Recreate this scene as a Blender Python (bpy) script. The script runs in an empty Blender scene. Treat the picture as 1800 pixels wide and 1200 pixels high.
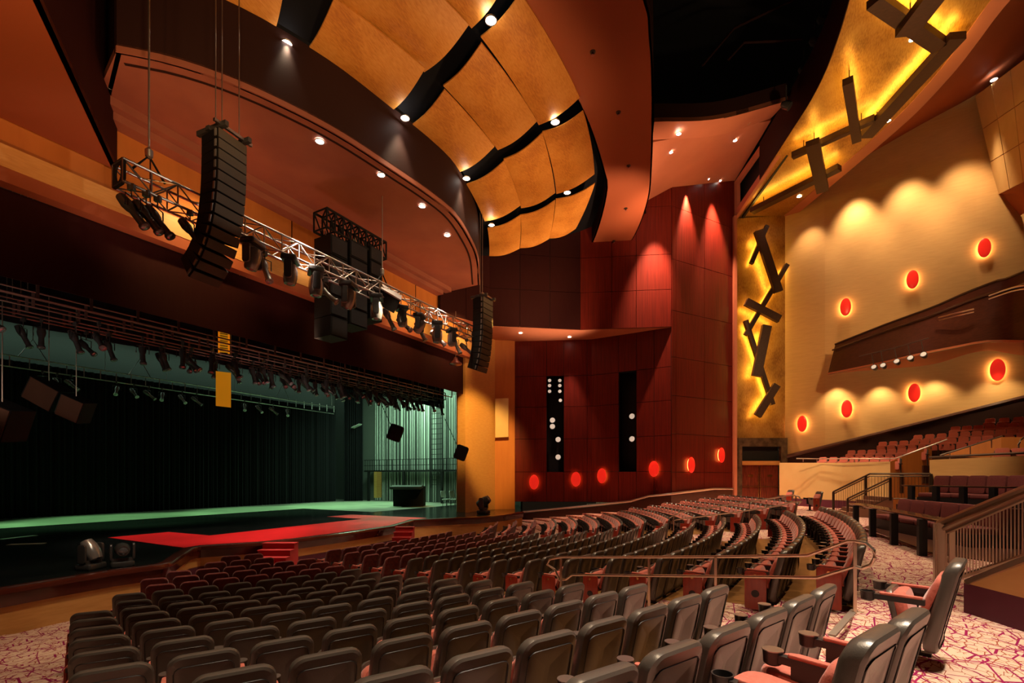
import bpy, bmesh, math, random
from mathutils import Vector, Matrix
random.seed(7)
SC = bpy.context.scene
COL = SC.collection
# ------------------------------------------------------------------ camera
EYE = 1.65
F = 850.0                      # focal length in pixels of an 1800 px wide frame
HX, HY = 900.0, 838.0          # centre column, horizon row
YAW = math.radians(29.6)
SN, CS = math.sin(YAW), math.cos(YAW)
cam_data = bpy.data.cameras.new('camera')
cam = bpy.data.objects.new('camera', cam_data)
COL.objects.link(cam)
cam.location = (0, 0, EYE)
cam.rotation_euler = (math.pi/2, 0, YAW - math.pi/2)
cam_data.sensor_width = 36.0
cam_data.lens = F/1800*36.0
cam_data.shift_y = (HY-600)/1800
cam_data.clip_end = 300
cam_data.clip_start = 0.05
SC.camera = cam
# ------------------------------------------------------------------ world, exposure
w = bpy.data.worlds.new('world'); SC.world = w; w.use_nodes = True
w.node_tree.nodes['Background'].inputs[0].default_value = (1.0, 0.62, 0.36, 1)
w.node_tree.nodes['Background'].inputs[1].default_value = 0.008
SC.view_settings.view_transform = 'Standard'
SC.view_settings.look = 'None'
SC.view_settings.gamma = 1
SC.view_settings.use_curve_mapping = False
SC.view_settings.exposure = 0.0
SC.cycles.use_denoising = True
SC.cycles.max_bounces = 5
SC.cycles.diffuse_bounces = 3
SC.cycles.glossy_bounces = 3
SC.cycles.sample_clamp_indirect = 4.0
SC.cycles.caustics_reflective = False
SC.cycles.caustics_refractive = False

# ------------------------------------------------------------------ picture to place
def wd(px, py, z):
    """the point seen at pixel px,py at distance z in front of the eye"""
    cx = (px-HX)/F*z
    return Vector((cx*SN + z*CS, -cx*CS + z*SN, EYE + (HY-py)/F*z))
def at_h(px, py, h):            # on the level plane h above the eye (negative: below)
    return wd(px, py, h*F/(HY-py))
def at_y(px, py, Y):            # on the plane across the house at depth Y
    u = (px-HX)/F
    return wd(px, py, Y/(SN-u*CS))
def at_x(px, py, X):
    u = (px-HX)/F
    return wd(px, py, X/(u*SN+CS))
def at_wall(px, py, a, b):      # on the vertical wall through a, b (xy)
    u = (px-HX)/F
    dx, dy = u*SN+CS, SN-u*CS
    nx, ny = b[1]-a[1], a[0]-b[0]
    z = (nx*a[0]+ny*a[1])/(nx*dx+ny*dy)
    return wd(px, py, z)

# ------------------------------------------------------------------ lamps
def spot(loc, tgt, e, ang=60, col=(1, .78, .55), blend=.6, rad=.06):
    d = bpy.data.lights.new('spot_light', 'SPOT'); d.energy = e; d.color = col
    d.spot_size = math.radians(ang); d.spot_blend = blend; d.shadow_soft_size = rad
    o = bpy.data.objects.new('spot_light', d); COL.objects.link(o)
    o.location = loc
    o.rotation_euler = (Vector(tgt)-Vector(loc)).to_track_quat('-Z', 'Y').to_euler()
    return o
def area(loc, tgt, e, sx, sy, col=(1, .75, .5)):
    d = bpy.data.lights.new('area_light', 'AREA'); d.energy = e; d.color = col
    d.shape = 'RECTANGLE'; d.size = sx; d.size_y = sy
    o = bpy.data.objects.new('area_light', d); COL.objects.link(o)
    o.location = loc
    o.rotation_euler = (Vector(tgt)-Vector(loc)).to_track_quat('-Z', 'Y').to_euler()
    return o
S_Z_ = -0.55
def xy(px, z): p = wd(px, 0, z); return Vector((p.x, p.y))
U = [xy(773, 27.6), xy(860, 30), xy(1020, 30.8), xy(1180, 30.2)]
WE = xy(1290, 33.0)
# house lights over the seats (lamps high in the ceiling, outside and inside the frame)
WARM = (1, .72, .45)
for (x, y, e) in ((1, 1, .8), (1.5, 6, .7), (5, 3, 1.1), (9.5, 1, 1), (15, 1, 1), (20.5, 1.5, 1.1), (25, 1.5, 1.2), (6, 8, .9), (12, 6, .9), (18, 6, .9), (22.5, 6.5, .9), (10, 11, .9), (16, 11, .9), (20, 11.5, .8)):
    spot((x, y, EYE+13.5), (x, y, 0), e*(3000 if x > 19 else 2500), 46, WARM, .8, .3)
# cross aisle, boxes, parapet
spot((4.2, -2.6, EYE+10), (4.0, -1.6, 0), 6500, 42, (1, .80, .62), .5, .12)
spot((9.5, -3.5, EYE+14), (9.0, -1.8, 0), 3000, 50, WARM, .7, .2)
spot((18, -3.5, EYE+14), (17.5, -2.0, 0), 3800, 55, WARM, .7, .2)
spot((26, -2.5, EYE+14), (27, -1.0, 0), 6000, 60, WARM, .7, .2)
spot((24, 1, EYE+9), (31.5, -1.8, 1.3), 2600, 34, (1, .62, .32), .7, .2)
# right tan wall washers: lamps at the ceiling close to the wall, and under the balcony
for (px, py, z) in ((1420, 350, 31.0), (1505, 305, 29.6), (1600, 252, 28.0), (1700, 195, 26.4), (1790, 150, 25.0)):
    p = wd(px, py, z); q = wd(px+14, 640, z+2.6); spot(p, q, 2500, 66, (1, .67, .36), 1.0, .25)
for (px, py, z) in ((1470, 668, 30.6), (1548, 664, 29.4), (1645, 650, 28.0), (1760, 634, 26.3)):
    p = wd(px, py, z); q = p+Vector((.35, -.15, -2.2)); spot(p, q, 380, 100, (1, .70, .36), .8, .15)
# red wall washers
for (px, z, py) in ((1155, 29.0, 345), (1210, 30.6, 335), (1262, 31.4, 325)):
    p = wd(px, py, z); q = at_wall(px, 620, U[2], U[3]) if px < 1180 else at_wall(px, 600, U[3], WE) 
    spot(p, q, 15000, 46, (1, .50, .28), .9, .1)
p = at_h(1001, 592, 9.3)-Vector((.25, .1, 0)); spot(p, p+Vector((.35, .15, -4)), 1500, 44, (1, .6, .45), .8, .08)
p = at_h(915, 586, 9.3); spot(p, p+Vector((-.3, .5, -5)), 700, 45, (1, .7, .4), .8, .08)
# pillar light
spot((20, 12, EYE+8), (26.6, 17.3, 4), 7000, 36, (1, .58, .16), .7, .2)
# ceiling reflectors lit from below by added uplights, no lamp seen there
for (x, y) in ((4, 7), (9, 4.5), (15, 5), (20, 7), (23.5, 9.5)):
    spot((x, y, EYE+8), (x+1, y+5.5, EYE+12.5), 850, 100, (1, .58, .26), .6, .4)
# band and orange ceilings
spot((15, -1, EYE+6), (24, 7, EYE+15), 450, 70, (1, .45, .22), .8, .3)
spot((26, 4.5, EYE+11), (30, 6, EYE+19), 1800, 90, (1, .55, .3), .8, .3)
spot((22, -4, EYE+10), (25, -4, EYE+18), 1500, 100, (1, .62, .3), .8, .3)
# portal soffit, header and orange wall
for x in (7, 12, 18, 23):
    spot((x, 15.4, EYE+5.0), (x, 16.6, EYE+9.6), 170, 100, (1, .55, .35), .8, .3)
for x in (4, 9, 14, 19, 23):
    spot((x, 14.8, EYE+9.6), (x, 17.0, EYE+8.0), 650, 75, (1, .60, .22), .8, .15)
# left soffit
spot((1.5, 9.5, EYE+3), (1.5, 13, EYE+9), 1100, 100, (1, .45, .15), .8, .3)
# stage: green working light at the rear, red front
for x in (4, 12, 20, 27):
    spot((x, 31.2, EYE+8), (x, 29.8, S_Z_), 4200, 62, (.40, 1, .42), .6, .2)
area((30.2, 27, EYE+8.3), (32.9, 27, 4.5), 2200, 2, 11, (.55, 1, .62))
area((18, 37.5, EYE+9), (18, 39.2, 5), 160, 30, 1, (.6, 1, .75))
for x in (10, 17): spot((x, 13, EYE+8), (x, 17.5, S_Z_), 6500, 45, (1, .75, .6), .6, .15)
spot((5, 10, EYE+5.5), (4, 13.3, -.9), 800, 50, WARM, .7, .2)
spot((28, -1, EYE+8), (32.5, .5, .8), 1900, 46, (1, .72, .45), .7, .15)  # added spot to brighten the doors, no lamp seen there
spot((16, -3, EYE+12), (18.5, -4.5, .5), 2600, 40, (1, .72, .55), .7, .2)  # unseen spot added to light the sofas
spot((3, 17.8, EYE+2.5), (6, 21, EYE+5.4), 200, 110, (1, .72, .6), .8, .3)
spot((13, 17.8, EYE+2.5), (15, 21, EYE+5.4), 130, 110, (1, .72, .6), .8, .3)
spot((21.5, -1.8, EYE+7), (26.5, -6.0, 2.5), 1700, 50, (1, .68, .38), .7, .2)

spot((13.5, 12.4, EYE+7), (13.5, 15.8, -1), 1300, 75, (1, .78, .5), .7, .2)
spot((2.5, -1.5, EYE+10), (3.4, 1.5, 0), 2200, 42, (1, .80, .58), .8, .15)  # unseen spot added to lift the nearest seat backs
spot((3.5, 7, EYE+6), (5.2, 13.6, -.3), 260, 20, (1, .85, .7), .6, .05)  # spot added for the moving heads on the lip, source unseen
spot((24, -6, EYE+11), (33, -3, EYE+6), 2600, 80, (1, .62, .28), .9, .3)
spot((11, 4, EYE+6), (7.0, 12.4, EYE+7.5), 700, 16, (1, .8, .6), .6, .1)  # unseen spot added to brighten the left array's grilles
spot((26.5, 9.5, EYE+3.5), (27.3, 12.2, EYE+9.3), 3600, 52, (1, .62, .36), .8, .2)
spot((25, 5, EYE+9), (25.5, 8.6, EYE+15), 2600, 60, (1, .60, .34), .9, .2)


# ------------------------------------------------------------------ materials
MATS = {}
def mat(name, col, rough=.5, metal=0., spec=.5, emit=None, es=0., var=None, bump=0., scale=8., coat=0., stretch=(1, 1, 1), sheen=0.):
    m = bpy.data.materials.new(name); m.use_nodes = True
    nt = m.node_tree; N = nt.nodes; L = nt.links
    b = N['Principled BSDF']
    b.inputs['Roughness'].default_value = rough
    b.inputs['Metallic'].default_value = metal
    b.inputs['Specular IOR Level'].default_value = spec
    b.inputs['Coat Weight'].default_value = coat
    b.inputs['Sheen Weight'].default_value = sheen
    c = (*col, 1)
    b.inputs['Base Color'].default_value = c
    if var or bump:
        tc = N.new('ShaderNodeTexCoord'); mp = N.new('ShaderNodeMapping')
        mp.inputs['Scale'].default_value = stretch
        L.new(tc.outputs['Object'], mp.inputs['Vector'])
        nz = N.new('ShaderNodeTexNoise'); nz.inputs['Scale'].default_value = scale
        nz.inputs['Detail'].default_value = 5
        L.new(mp.outputs[0], nz.inputs['Vector'])
        if var:
            r = N.new('ShaderNodeValToRGB')
            r.color_ramp.elements[0].position = .32; r.color_ramp.elements[1].position = .7
            r.color_ramp.elements[0].color = c
            r.color_ramp.elements[1].color = (*var, 1)
            L.new(nz.outputs['Fac'], r.inputs['Fac']); L.new(r.outputs[0], b.inputs['Base Color'])
        if bump:
            bp = N.new('ShaderNodeBump'); bp.inputs['Strength'].default_value = bump
            bp.inputs['Distance'].default_value = .02
            L.new(nz.outputs['Fac'], bp.inputs['Height']); L.new(bp.outputs[0], b.inputs['Normal'])
    if emit:
        b.inputs['Emission Color'].default_value = (*emit, 1)
        b.inputs['Emission Strength'].default_value = es
    MATS[name] = m
    return m
mat('plastic', (.075, .062, .052), .30, spec=.8, bump=.08, scale=180)
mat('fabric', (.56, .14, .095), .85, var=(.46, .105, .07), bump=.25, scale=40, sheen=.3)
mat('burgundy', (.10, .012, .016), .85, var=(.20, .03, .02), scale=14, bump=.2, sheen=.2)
mat('seat_black', (.02, .017, .017), .45)
mat('arm_wood', (.16, .03, .02), .35, var=(.11, .02, .014), scale=6, stretch=(8, 1, 8))
mat('end_wood', (.36, .035, .012), .3, var=(.27, .022, .01), scale=5, stretch=(6, 6, 1), coat=.3)
mat('brass', (.8, .55, .2), .25, metal=1)
mat('steel', (.62, .58, .52), .28, metal=1)
mat('rail_bronze', (.62, .50, .40), .3, metal=1)
mat('rail_dark', (.10, .07, .05), .35, metal=.7)
mat('truss_alu', (.55, .52, .5), .35, metal=1)
mat('fixture', (.05, .048, .047), .28, spec=.8)
mat('fixture_grey', (.36, .34, .32), .24, spec=.9, metal=.5)
mat('lens', (.25, .25, .27), .08, spec=1, metal=.6)
mat('black', (.004, .004, .005), .6)
mat('black_deck', (.006, .006, .008), .8, spec=.1)
mat('cabinet', (.009, .009, .009), .65, spec=.2, bump=.2, scale=60)
mat('grille', (.075, .06, .042), .6, bump=.4, scale=150)
mat('portal_soffit', (.36, .125, .075), .6, var=(.27, .085, .055), scale=.6)
mat('maroon_ceiling', (.030, .012, .010), .7, spec=.12)
mat('maroon_wall', (.030, .007, .006), .75, spec=.1, var=(.028, .005, .005), scale=3, stretch=(3, 3, .4))
mat('soffit', (.52, .185, .10), .6, var=(.47, .16, .085), scale=.8)
mat('soffit_brown', (.32, .085, .035), .65, spec=.2)
mat('orange_wall', (.58, .20, .035), .6, var=(.52, .17, .028), scale=2, stretch=(2, 2, .3))
mat('gold_wood', (.68, .36, .11), .45, var=(.60, .30, .08), scale=3, stretch=(1, 1, 6))
mat('tan_wall', (.66, .40, .15), .7, var=(.61, .36, .13), scale=1.5, stretch=(1, 1, 7))
mat('light_tan', (.70, .47, .20), .7, var=(.66, .43, .175), scale=1.5)
mat('dark_wood', (.042, .014, .009), .3, var=(.075, .025, .014), scale=4, stretch=(1, 1, 6))
mat('lip_wood', (.10, .02, .010), .22, var=(.075, .014, .008), scale=3, coat=.4)
mat('red_wood', (.16, .016, .009), .42, var=(.10, .010, .006), scale=2.2, stretch=(5, 5, .25), coat=0, spec=.2)
mat('beam_wood', (.045, .022, .012), .45, var=(.07, .033, .017), scale=5, stretch=(4, 1, 4))
mat('glow_red', (.7, .02, .01), .3, emit=(1, .025, .012), es=.55)
mat('glow_orange', (.1, .05, .02), .5, emit=(1, .30, .06), es=9)
mat('glow_amber', (.1, .05, .02), .5, emit=(1, .60, .22), es=16)
mat('led_yellow', (.1, .07, .02), .5, emit=(1, .58, .09), es=20)
mat('lamp_white', (1, 1, 1), .5, emit=(1, .93, .80), es=30)
mat('red_carpet', (.85, .008, .014), .5, var=(.72, .006, .01), scale=2, stretch=(1, 6, 1), spec=.6)
mat('red_step', (.42, .03, .03), .6, spec=.3)
mat('purple_base', (.10, .012, .035), .7)
mat('marble', (.14, .09, .05), .25, var=(.045, .03, .02), scale=2.5, bump=0)
mat('door_wood', (.24, .045, .02), .35, var=(.09, .015, .008), scale=3, stretch=(6, 6, .6))
mat('curtain_black', (.012, .012, .014), .9, spec=.1)
mat('stage_black', (.006, .007, .0075), .2, var=(.013, .015, .015), scale=.7, stretch=(.5, 3, 1), spec=.5)
mat('stage_grey', (.30, .32, .25), .5, var=(.22, .24, .19), scale=.8)
mat('stage_wall', (.09, .10, .09), .8)
mat('rope_white', (.55, .60, .56), .7)
mat('rope_dark', (.03, .035, .032), .7)
mat('banner_yellow', (.75, .34, .02), .6, emit=(1, .40, .01), es=.25)  # faint emission: the banner's brightness is put into the colour
mat('couch_fabric', (.13, .022, .022), .85, var=(.20, .05, .038), scale=25, stretch=(6, 6, .3), sheen=0)
mat('table_top', (.05, .022, .014), .2, coat=.3)
mat('terrace', (.34, .16, .05), .35, var=(.26, .12, .04), scale=2, stretch=(1, 1, 1))
mat('stair_nose', (.4, .35, .3), .4, metal=.6)
mat('chrome_cable', (.5, .42, .35), .4, metal=1)
mat('stair_tread', (.30, .16, .10), .8)
mat('slot_lens', (.5, .48, .45), .2, emit=(1, .8, .6), es=.5)
mat('batten_pipe', (.24, .15, .13), .4, metal=.7)
mat('lamp_dome', (.35, .12, .09), .3, metal=.5)

def carpet():
    m = bpy.data.materials.new('carpet'); m.use_nodes = True
    nt = m.node_tree; N = nt.nodes; L = nt.links; b = N['Principled BSDF']
    b.inputs['Roughness'].default_value = .95; b.inputs['Specular IOR Level'].default_value = .1
    tc = N.new('ShaderNodeTexCoord')
    def sticks(scale, wid, rot, stretch, soft=.012):
        mp = N.new('ShaderNodeMapping'); mp.inputs['Rotation'].default_value = (0, 0, rot); mp.inputs['Scale'].default_value = stretch
        L.new(tc.outputs['Object'], mp.inputs['Vector'])
        v = N.new('ShaderNodeTexVoronoi'); v.voronoi_dimensions = '2D'; v.feature = 'DISTANCE_TO_EDGE'; v.inputs['Scale'].default_value = scale
        L.new(mp.outputs[0], v.inputs['Vector'])
        r = N.new('ShaderNodeMapRange'); r.inputs['From Min'].default_value = wid; r.inputs['From Max'].default_value = wid+soft
        r.inputs['To Min'].default_value = 1; r.inputs['To Max'].default_value = 0
        L.new(v.outputs['Distance'], r.inputs['Value'])
        # break the lines into separate strokes
        n = N.new('ShaderNodeTexNoise'); n.inputs['Scale'].default_value = scale*.8; n.inputs['Detail'].default_value = 0
        L.new(mp.outputs[0], n.inputs['Vector'])
        g = N.new('ShaderNodeMath'); g.operation = 'GREATER_THAN'; g.inputs[1].default_value = .44
        L.new(n.outputs['Fac'], g.inputs[0])
        mu = N.new('ShaderNodeMath'); mu.operation = 'MULTIPLY'
        L.new(r.outputs[0], mu.inputs[0]); L.new(g.outputs[0], mu.inputs[1])
        return mu.outputs[0]
    cur = (.66, .47, .36, 1)
    mixp = None
    layers = [(7.5, .03, .7, (1, 1.9, 1), (.26, .055, .035, 1)), (5.2, .03, 2.1, (1, 1.7, 1), (.30, .07, .035, 1)),
              (3.0, .03, 1.2, (1, 1.5, 1), (.27, .012, .085, 1)), (2.1, .026, -.5, (1, 1.8, 1), (.24, .010, .075, 1)), (2.6, .026, .2, (1.7, 1, 1), (.26, .012, .08, 1))]
    for (s, wdt, ro, st, c) in layers:
        f = sticks(s, wdt, ro, st)
        mx = N.new('ShaderNodeMix'); mx.data_type = 'RGBA'
        L.new(f, mx.inputs[0])
        if mixp is None: mx.inputs[6].default_value = cur
        else: L.new(mixp, mx.inputs[6])
        mx.inputs[7].default_value = c
        mixp = mx.outputs[2]
    L.new(mixp, b.inputs['Base Color'])
    MATS['carpet'] = m
carpet()
def panel_gold():
    """honey coloured figured veneer of the ceiling reflectors"""
    for name, c1, c2, c3 in (('reflector', (.58, .235, .035), (.43, .15, .02), (.66, .30, .06)), ('gold_leaf', (.44, .21, .04), (.26, .10, .016), (.54, .29, .07))):
        m = bpy.data.materials.new(name); m.use_nodes = True
        nt = m.node_tree; N = nt.nodes; L = nt.links; b = N['Principled BSDF']
        b.inputs['Roughness'].default_value = .5 if name == 'reflector' else .38
        b.inputs['Metallic'].default_value = 0 if name == 'reflector' else .35
        tc = N.new('ShaderNodeTexCoord')
        n1 = N.new('ShaderNodeTexNoise'); n1.inputs['Scale'].default_value = .9; n1.inputs['Detail'].default_value = 3
        n2 = N.new('ShaderNodeTexNoise'); n2.inputs['Scale'].default_value = 5; n2.inputs['Detail'].default_value = 4
        mp = N.new('ShaderNodeMapping'); mp.inputs['Scale'].default_value = (1.2, 6, 1.2)
        L.new(tc.outputs['Object'], n1.inputs['Vector']); L.new(tc.outputs['Object'], mp.inputs[0]); L.new(mp.outputs[0], n2.inputs['Vector'])
        ad = N.new('ShaderNodeMath'); ad.operation = 'MULTIPLY_ADD'; ad.inputs[1].default_value = .45
        L.new(n2.outputs['Fac'], ad.inputs[0])
        mu = N.new('ShaderNodeMath'); mu.operation = 'MULTIPLY'; mu.inputs[1].default_value = .55
        L.new(n1.outputs['Fac'], mu.inputs[0]); L.new(mu.outputs[0], ad.inputs[2])
        r = N.new('ShaderNodeValToRGB'); e = r.color_ramp.elements
        e[0].position = .36; e[0].color = (*c2, 1); e[1].position = .64; e[1].color = (*c3, 1)
        k = r.color_ramp.elements.new(.5); k.color = (*c1, 1)
        L.new(ad.outputs[0], r.inputs[0]); L.new(r.outputs[0], b.inputs['Base Color'])
        MATS[name] = m
panel_gold()

# ------------------------------------------------------------------ mesh building
class MB:
    def __init__(s): s.v = []; s.f = []; s.mi = []; s.cur = 0
    def add(s, vs, fs):
        o = len(s.v); s.v += [Vector(p) for p in vs]
        for f in fs: s.f.append([i+o for i in f]); s.mi.append(s.cur)
        return s
    def box(s, c, d, rz=0., M=None):
        x, y, z = d[0]/2, d[1]/2, d[2]/2
        vs = [Vector((a*x, b*y, e*z)) for a in (-1, 1) for b in (-1, 1) for e in (-1, 1)]
        R = M if M is not None else Matrix.Rotation(rz, 3, 'Z')
        vs = [R @ p + Vector(c) for p in vs]
        return s.add(vs, [(0, 1, 3, 2), (4, 6, 7, 5), (0, 4, 5, 1), (2, 3, 7, 6), (0, 2, 6, 4), (1, 5, 7, 3)])
    def bar(s, a, b, wx, wy, up=(0, 0, 1)):
        a = Vector(a); b = Vector(b); d = b-a; L = d.length
        z = d.normalized(); u = Vector(up)
        if abs(z.dot(u)) > .95: u = Vector((1, 0, 0))
        x = u.cross(z).normalized(); y = z.cross(x)
        M = Matrix((x, y, z)).transposed()
        return s.box((a+b)/2, (wx, wy, L), M=M)
    def tube(s, pts, r, n=8, closed=False, cap=True):
        pts = [Vector(p) for p in pts]; m = len(pts); rings = []
        for i, p in enumerate(pts):
            if closed: t = (pts[(i+1) % m]-pts[i-1]).normalized()
            elif i == 0: t = (pts[1]-p).normalized()
            elif i == m-1: t = (p-pts[i-1]).normalized()
            else: t = ((pts[i+1]-p).normalized()+(p-pts[i-1]).normalized()).normalized()
            u = Vector((0, 0, 1)) if abs(t.z) < .9 else Vector((1, 0, 0))
            x = u.cross(t).normalized(); y = t.cross(x)
            rr = r[i] if isinstance(r, (list, tuple)) else r
            rings.append([p+(x*math.cos(2*math.pi*k/n)+y*math.sin(2*math.pi*k/n))*rr for k in range(n)])
        vs = [q for R in rings for q in R]; fs = []
        for i in range(m if closed else m-1):
            j = (i+1) % m
            for k in range(n):
                l = (k+1) % n
                fs.append((i*n+k, i*n+l, j*n+l, j*n+k))
        if cap and not closed:
            fs.append(tuple(range(n))[::-1]); fs.append(tuple((m-1)*n+k for k in range(n)))
        return s.add(vs, fs)
    def lathe(s, prof, c=(0, 0, 0), n=20, M=None):
        """prof: (radius, height) pairs about local z"""
        R = M if M is not None else Matrix.Identity(3); c = Vector(c); vs = []; fs = []
        m = len(prof)
        for (r, z) in prof:
            for k in range(n):
                a = 2*math.pi*k/n
                vs.append(R @ Vector((r*math.cos(a), r*math.sin(a), z))+c)
        for i in range(m-1):
            for k in range(n):
                l = (k+1) % n
                fs.append((i*n+k, i*n+l, (i+1)*n+l, (i+1)*n+k))
        fs.append(tuple(range(n))[::-1]); fs.append(tuple((m-1)*n+k for k in range(n)))
        return s.add(vs, fs)
    def prism(s, poly, z0, z1):
        n = len(poly)
        vs = [(p[0], p[1], z0) for p in poly]+[(p[0], p[1], z1) for p in poly]
        fs = [tuple(range(n))[::-1], tuple(range(n, 2*n))]+[(i, (i+1) % n, n+(i+1) % n, n+i) for i in range(n)]
        return s.add(vs, fs)
    def slab(s, pts, t):
        """a flat or curved plate through pts with thickness vector t"""
        n = len(pts); t = Vector(t); pts = [Vector(p) for p in pts]
        vs = pts+[p+t for p in pts]
        fs = [tuple(range(n)), tuple(range(n, 2*n))[::-1]]+[(i, n+i, n+(i+1) % n, (i+1) % n) for i in range(n)]
        return s.add(vs, fs)
    def strip(s, A, B, t):
        """plate between two polylines of equal length, thickness vector t"""
        n = len(A); t = Vector(t); A = [Vector(p) for p in A]; B = [Vector(p) for p in B]
        vs = A+B+[p+t for p in A]+[p+t for p in B]; fs = []
        for i in range(n-1):
            fs += [(i, i+1, n+i+1, n+i), (2*n+i, 3*n+i, 3*n+i+1, 2*n+i+1), (i, 2*n+i, 2*n+i+1, i+1), (n+i, n+i+1, 3*n+i+1, 3*n+i)]
        fs += [(0, n, 3*n, 2*n), (n-1, 3*n-1, 4*n-1, 2*n-1)]
        return s.add(vs, fs)
    def pillow(s, w, h, t, r=.05, k=4, ed=.3, c=(0, 0, 0), fn=None, M=None, dome=0.):
        """soft rounded slab, x across, z up from 0 to h, y thick; fn bends it"""
        c = Vector(c); hw, hh = w/2, h/2; mx = min(hw, hh)*.92
        e = t/2
        ins = [(mx, 1.0), (mx*.55, 1.0), (mx*.2+e*ed, .98), (e*ed*.5, .86), (e*ed*.12, .6), (0, .25)]
        rings = [(d, -e*y) for d, y in ins]+[(d, e*y) for d, y in reversed(ins)]
        vs = []; fs = []
        for (d, y) in rings:
            a, b = hw-d, hh-d; rr = max(min(r-d*.6, a, b), min(.004, a, b))
            for (sx, sz, a0) in ((1, 1, 0), (-1, 1, 90), (-1, -1, 180), (1, -1, 270)):
                for q in range(k+1):
                    an = math.radians(a0+90*q/k)
                    p = Vector((sx*(a-rr)+rr*math.cos(an), y*(1+dome*(d/mx)), hh+sz*(b-rr)+rr*math.sin(an)))
                    if fn: p = fn(p)
                    if M is not None: p = M @ p
                    vs.append(p+c)
        n = 4*(k+1)
        for i in range(len(rings)-1):
            for q in range(n):
                l = (q+1) % n
                fs.append((i*n+q, (i+1)*n+q, (i+1)*n+l, i*n+l))
        fs.append(tuple(range(n))); fs.append(tuple((len(rings)-1)*n+q for q in range(n))[::-1])
        return s.add(vs, fs)
    def mesh(s, name, mats, smooth=True):
        me = bpy.data.meshes.new(name)
        me.from_pydata([tuple(p) for p in s.v], [], s.f)
        if isinstance(mats, str): mats = [mats]
        for q in mats: me.materials.append(MATS[q])
        if len(mats) > 1: me.polygons.foreach_set('material_index', s.mi)
        bm = bmesh.new(); bm.from_mesh(me); bmesh.ops.recalc_face_normals(bm, faces=bm.faces)
        if smooth:
            for f in bm.faces: f.smooth = True
            for e in bm.edges:
                if len(e.link_faces) != 2 or e.calc_face_angle(0) > .6: e.smooth = False
        bm.to_mesh(me); bm.free()
        return me
    def build(s, name, mats, parent=None, smooth=True, local=False):
        """links the mesh; geometry given in the parent's own coordinates if local, else in world coordinates"""
        me = s.mesh(name, mats, smooth)
        o = bpy.data.objects.new(name, me); COL.objects.link(o)
        if parent is not None:
            o.parent = parent
            if not local:
                pm = parent.matrix_basis
                if parent.parent is not None: pm = parent.parent.matrix_basis @ pm
                me.transform(pm.inverted())
        return o
    def center(s, name, mats, label=None, cat=None, group=None, smooth=True):
        """a one-mesh thing with its origin at the middle of its base"""
        xs = [p.x for p in s.v]; ys = [p.y for p in s.v]; zs = [p.z for p in s.v]
        o0 = Vector(((min(xs)+max(xs))/2, (min(ys)+max(ys))/2, min(zs)))
        s.v = [p-o0 for p in s.v]
        o = s.build(name, mats, None, smooth); o.location = o0
        if label: tag(o, label, cat, group)
        return o
def tag(o, label, cat, group=None):
    o['label'] = label; o['category'] = cat
    if group: o['group'] = group
    return o
def thing(name, label, cat, loc=(0, 0, 0), rz=0., group=None):
    o = bpy.data.objects.new(name, None); COL.objects.link(o)
    o.location = loc; o.rotation_euler = (0, 0, rz); o.empty_display_size = .2
    return tag(o, label, cat, group)
def struct(name, mb, mats, smooth=True):
    o = mb.build(name, mats, None, smooth); o['kind'] = 'structure'
    return o
def dup(root, loc=None, rot=None, label=None, group=None):
    r = root.copy(); COL.objects.link(r)
    if loc is not None: r.location = loc
    if rot is not None: r.rotation_euler = rot
    if label: r['label'] = label
    if group: r['group'] = group
    def kids(a, b):
        for ch in list(a.children):
            c = ch.copy(); COL.objects.link(c); c.parent = b
            kids(ch, c)
    kids(root, r)
    return r
ORD = 'first second third fourth fifth sixth seventh eighth ninth tenth eleventh twelfth thirteenth fourteenth fifteenth sixteenth seventeenth eighteenth nineteenth twentieth'.split()
def nth(i):
    if i < 20: return ORD[i]
    return ['twenty-', 'thirty-', 'forty-'][(i+1)//10-2]+ORD[(i+1) % 10-1] if (i+1) % 10 else ['thirtieth', 'fortieth', 'fiftieth'][(i+1)//10-3]
def curve_pts(ctrl, n):
    """smooth line through control points (Catmull-Rom), n samples evenly by length"""
    P = [Vector(p) for p in ctrl]; P = [P[0]*2-P[1]]+P+[P[-1]*2-P[-2]]
    raw = []
    for i in range(1, len(P)-2):
        for q in range(16):
            t = q/16
            raw.append(.5*((2*P[i])+(-P[i-1]+P[i+1])*t+(2*P[i-1]-5*P[i]+4*P[i+1]-P[i+2])*t*t+(-P[i-1]+3*P[i]-3*P[i+1]+P[i+2])*t**3))
    raw.append(P[-2])
    D = [0]
    for a, b in zip(raw, raw[1:]): D.append(D[-1]+(b-a).length)
    out = []; j = 0
    for i in range(n):
        d = D[-1]*i/(n-1)
        while j < len(D)-2 and D[j+1] < d: j += 1
        f = (d-D[j])/max(D[j+1]-D[j], 1e-9)
        out.append(raw[j].lerp(raw[j+1], min(max(f, 0), 1)))
    return out
# ================================================================== THE SETTING
S_Z = -0.55
CX, CY = 13.2, 24.5             # centre the seating rows curve about
R0, DR = 25.95, 0.93            # radius of the first row's seat backs, spacing
def row_z(k):
    T = [0, -.22, -.38, -.52, -.66, -.79, -.91, -1.03, -1.14, -1.25, -1.33, -1.39, -1.44, -1.47, -1.5, -1.5, -1.5, -1.5]
    i = int(round(k))+1
    return T[min(max(i, 0), len(T)-1)]
def row_r(k): return R0-DR*k
def ring_pt(ro, deg, z):
    """terrace edge behind a row: flatter in the middle block"""
    a = math.radians(deg); x = ro*math.sin(a)
    p = Vector((CX+x, CY-ro*math.cos(a), z))
    R = 36-(R0-ro)
    y2 = 34.94-math.sqrt(R*R-x*x)
    f = min(1, max(0, (17.5-abs(deg))/5.0))
    p.y = p.y*(1-f)+y2*f if abs(deg) < 17.5 else p.y
    return p
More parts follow.
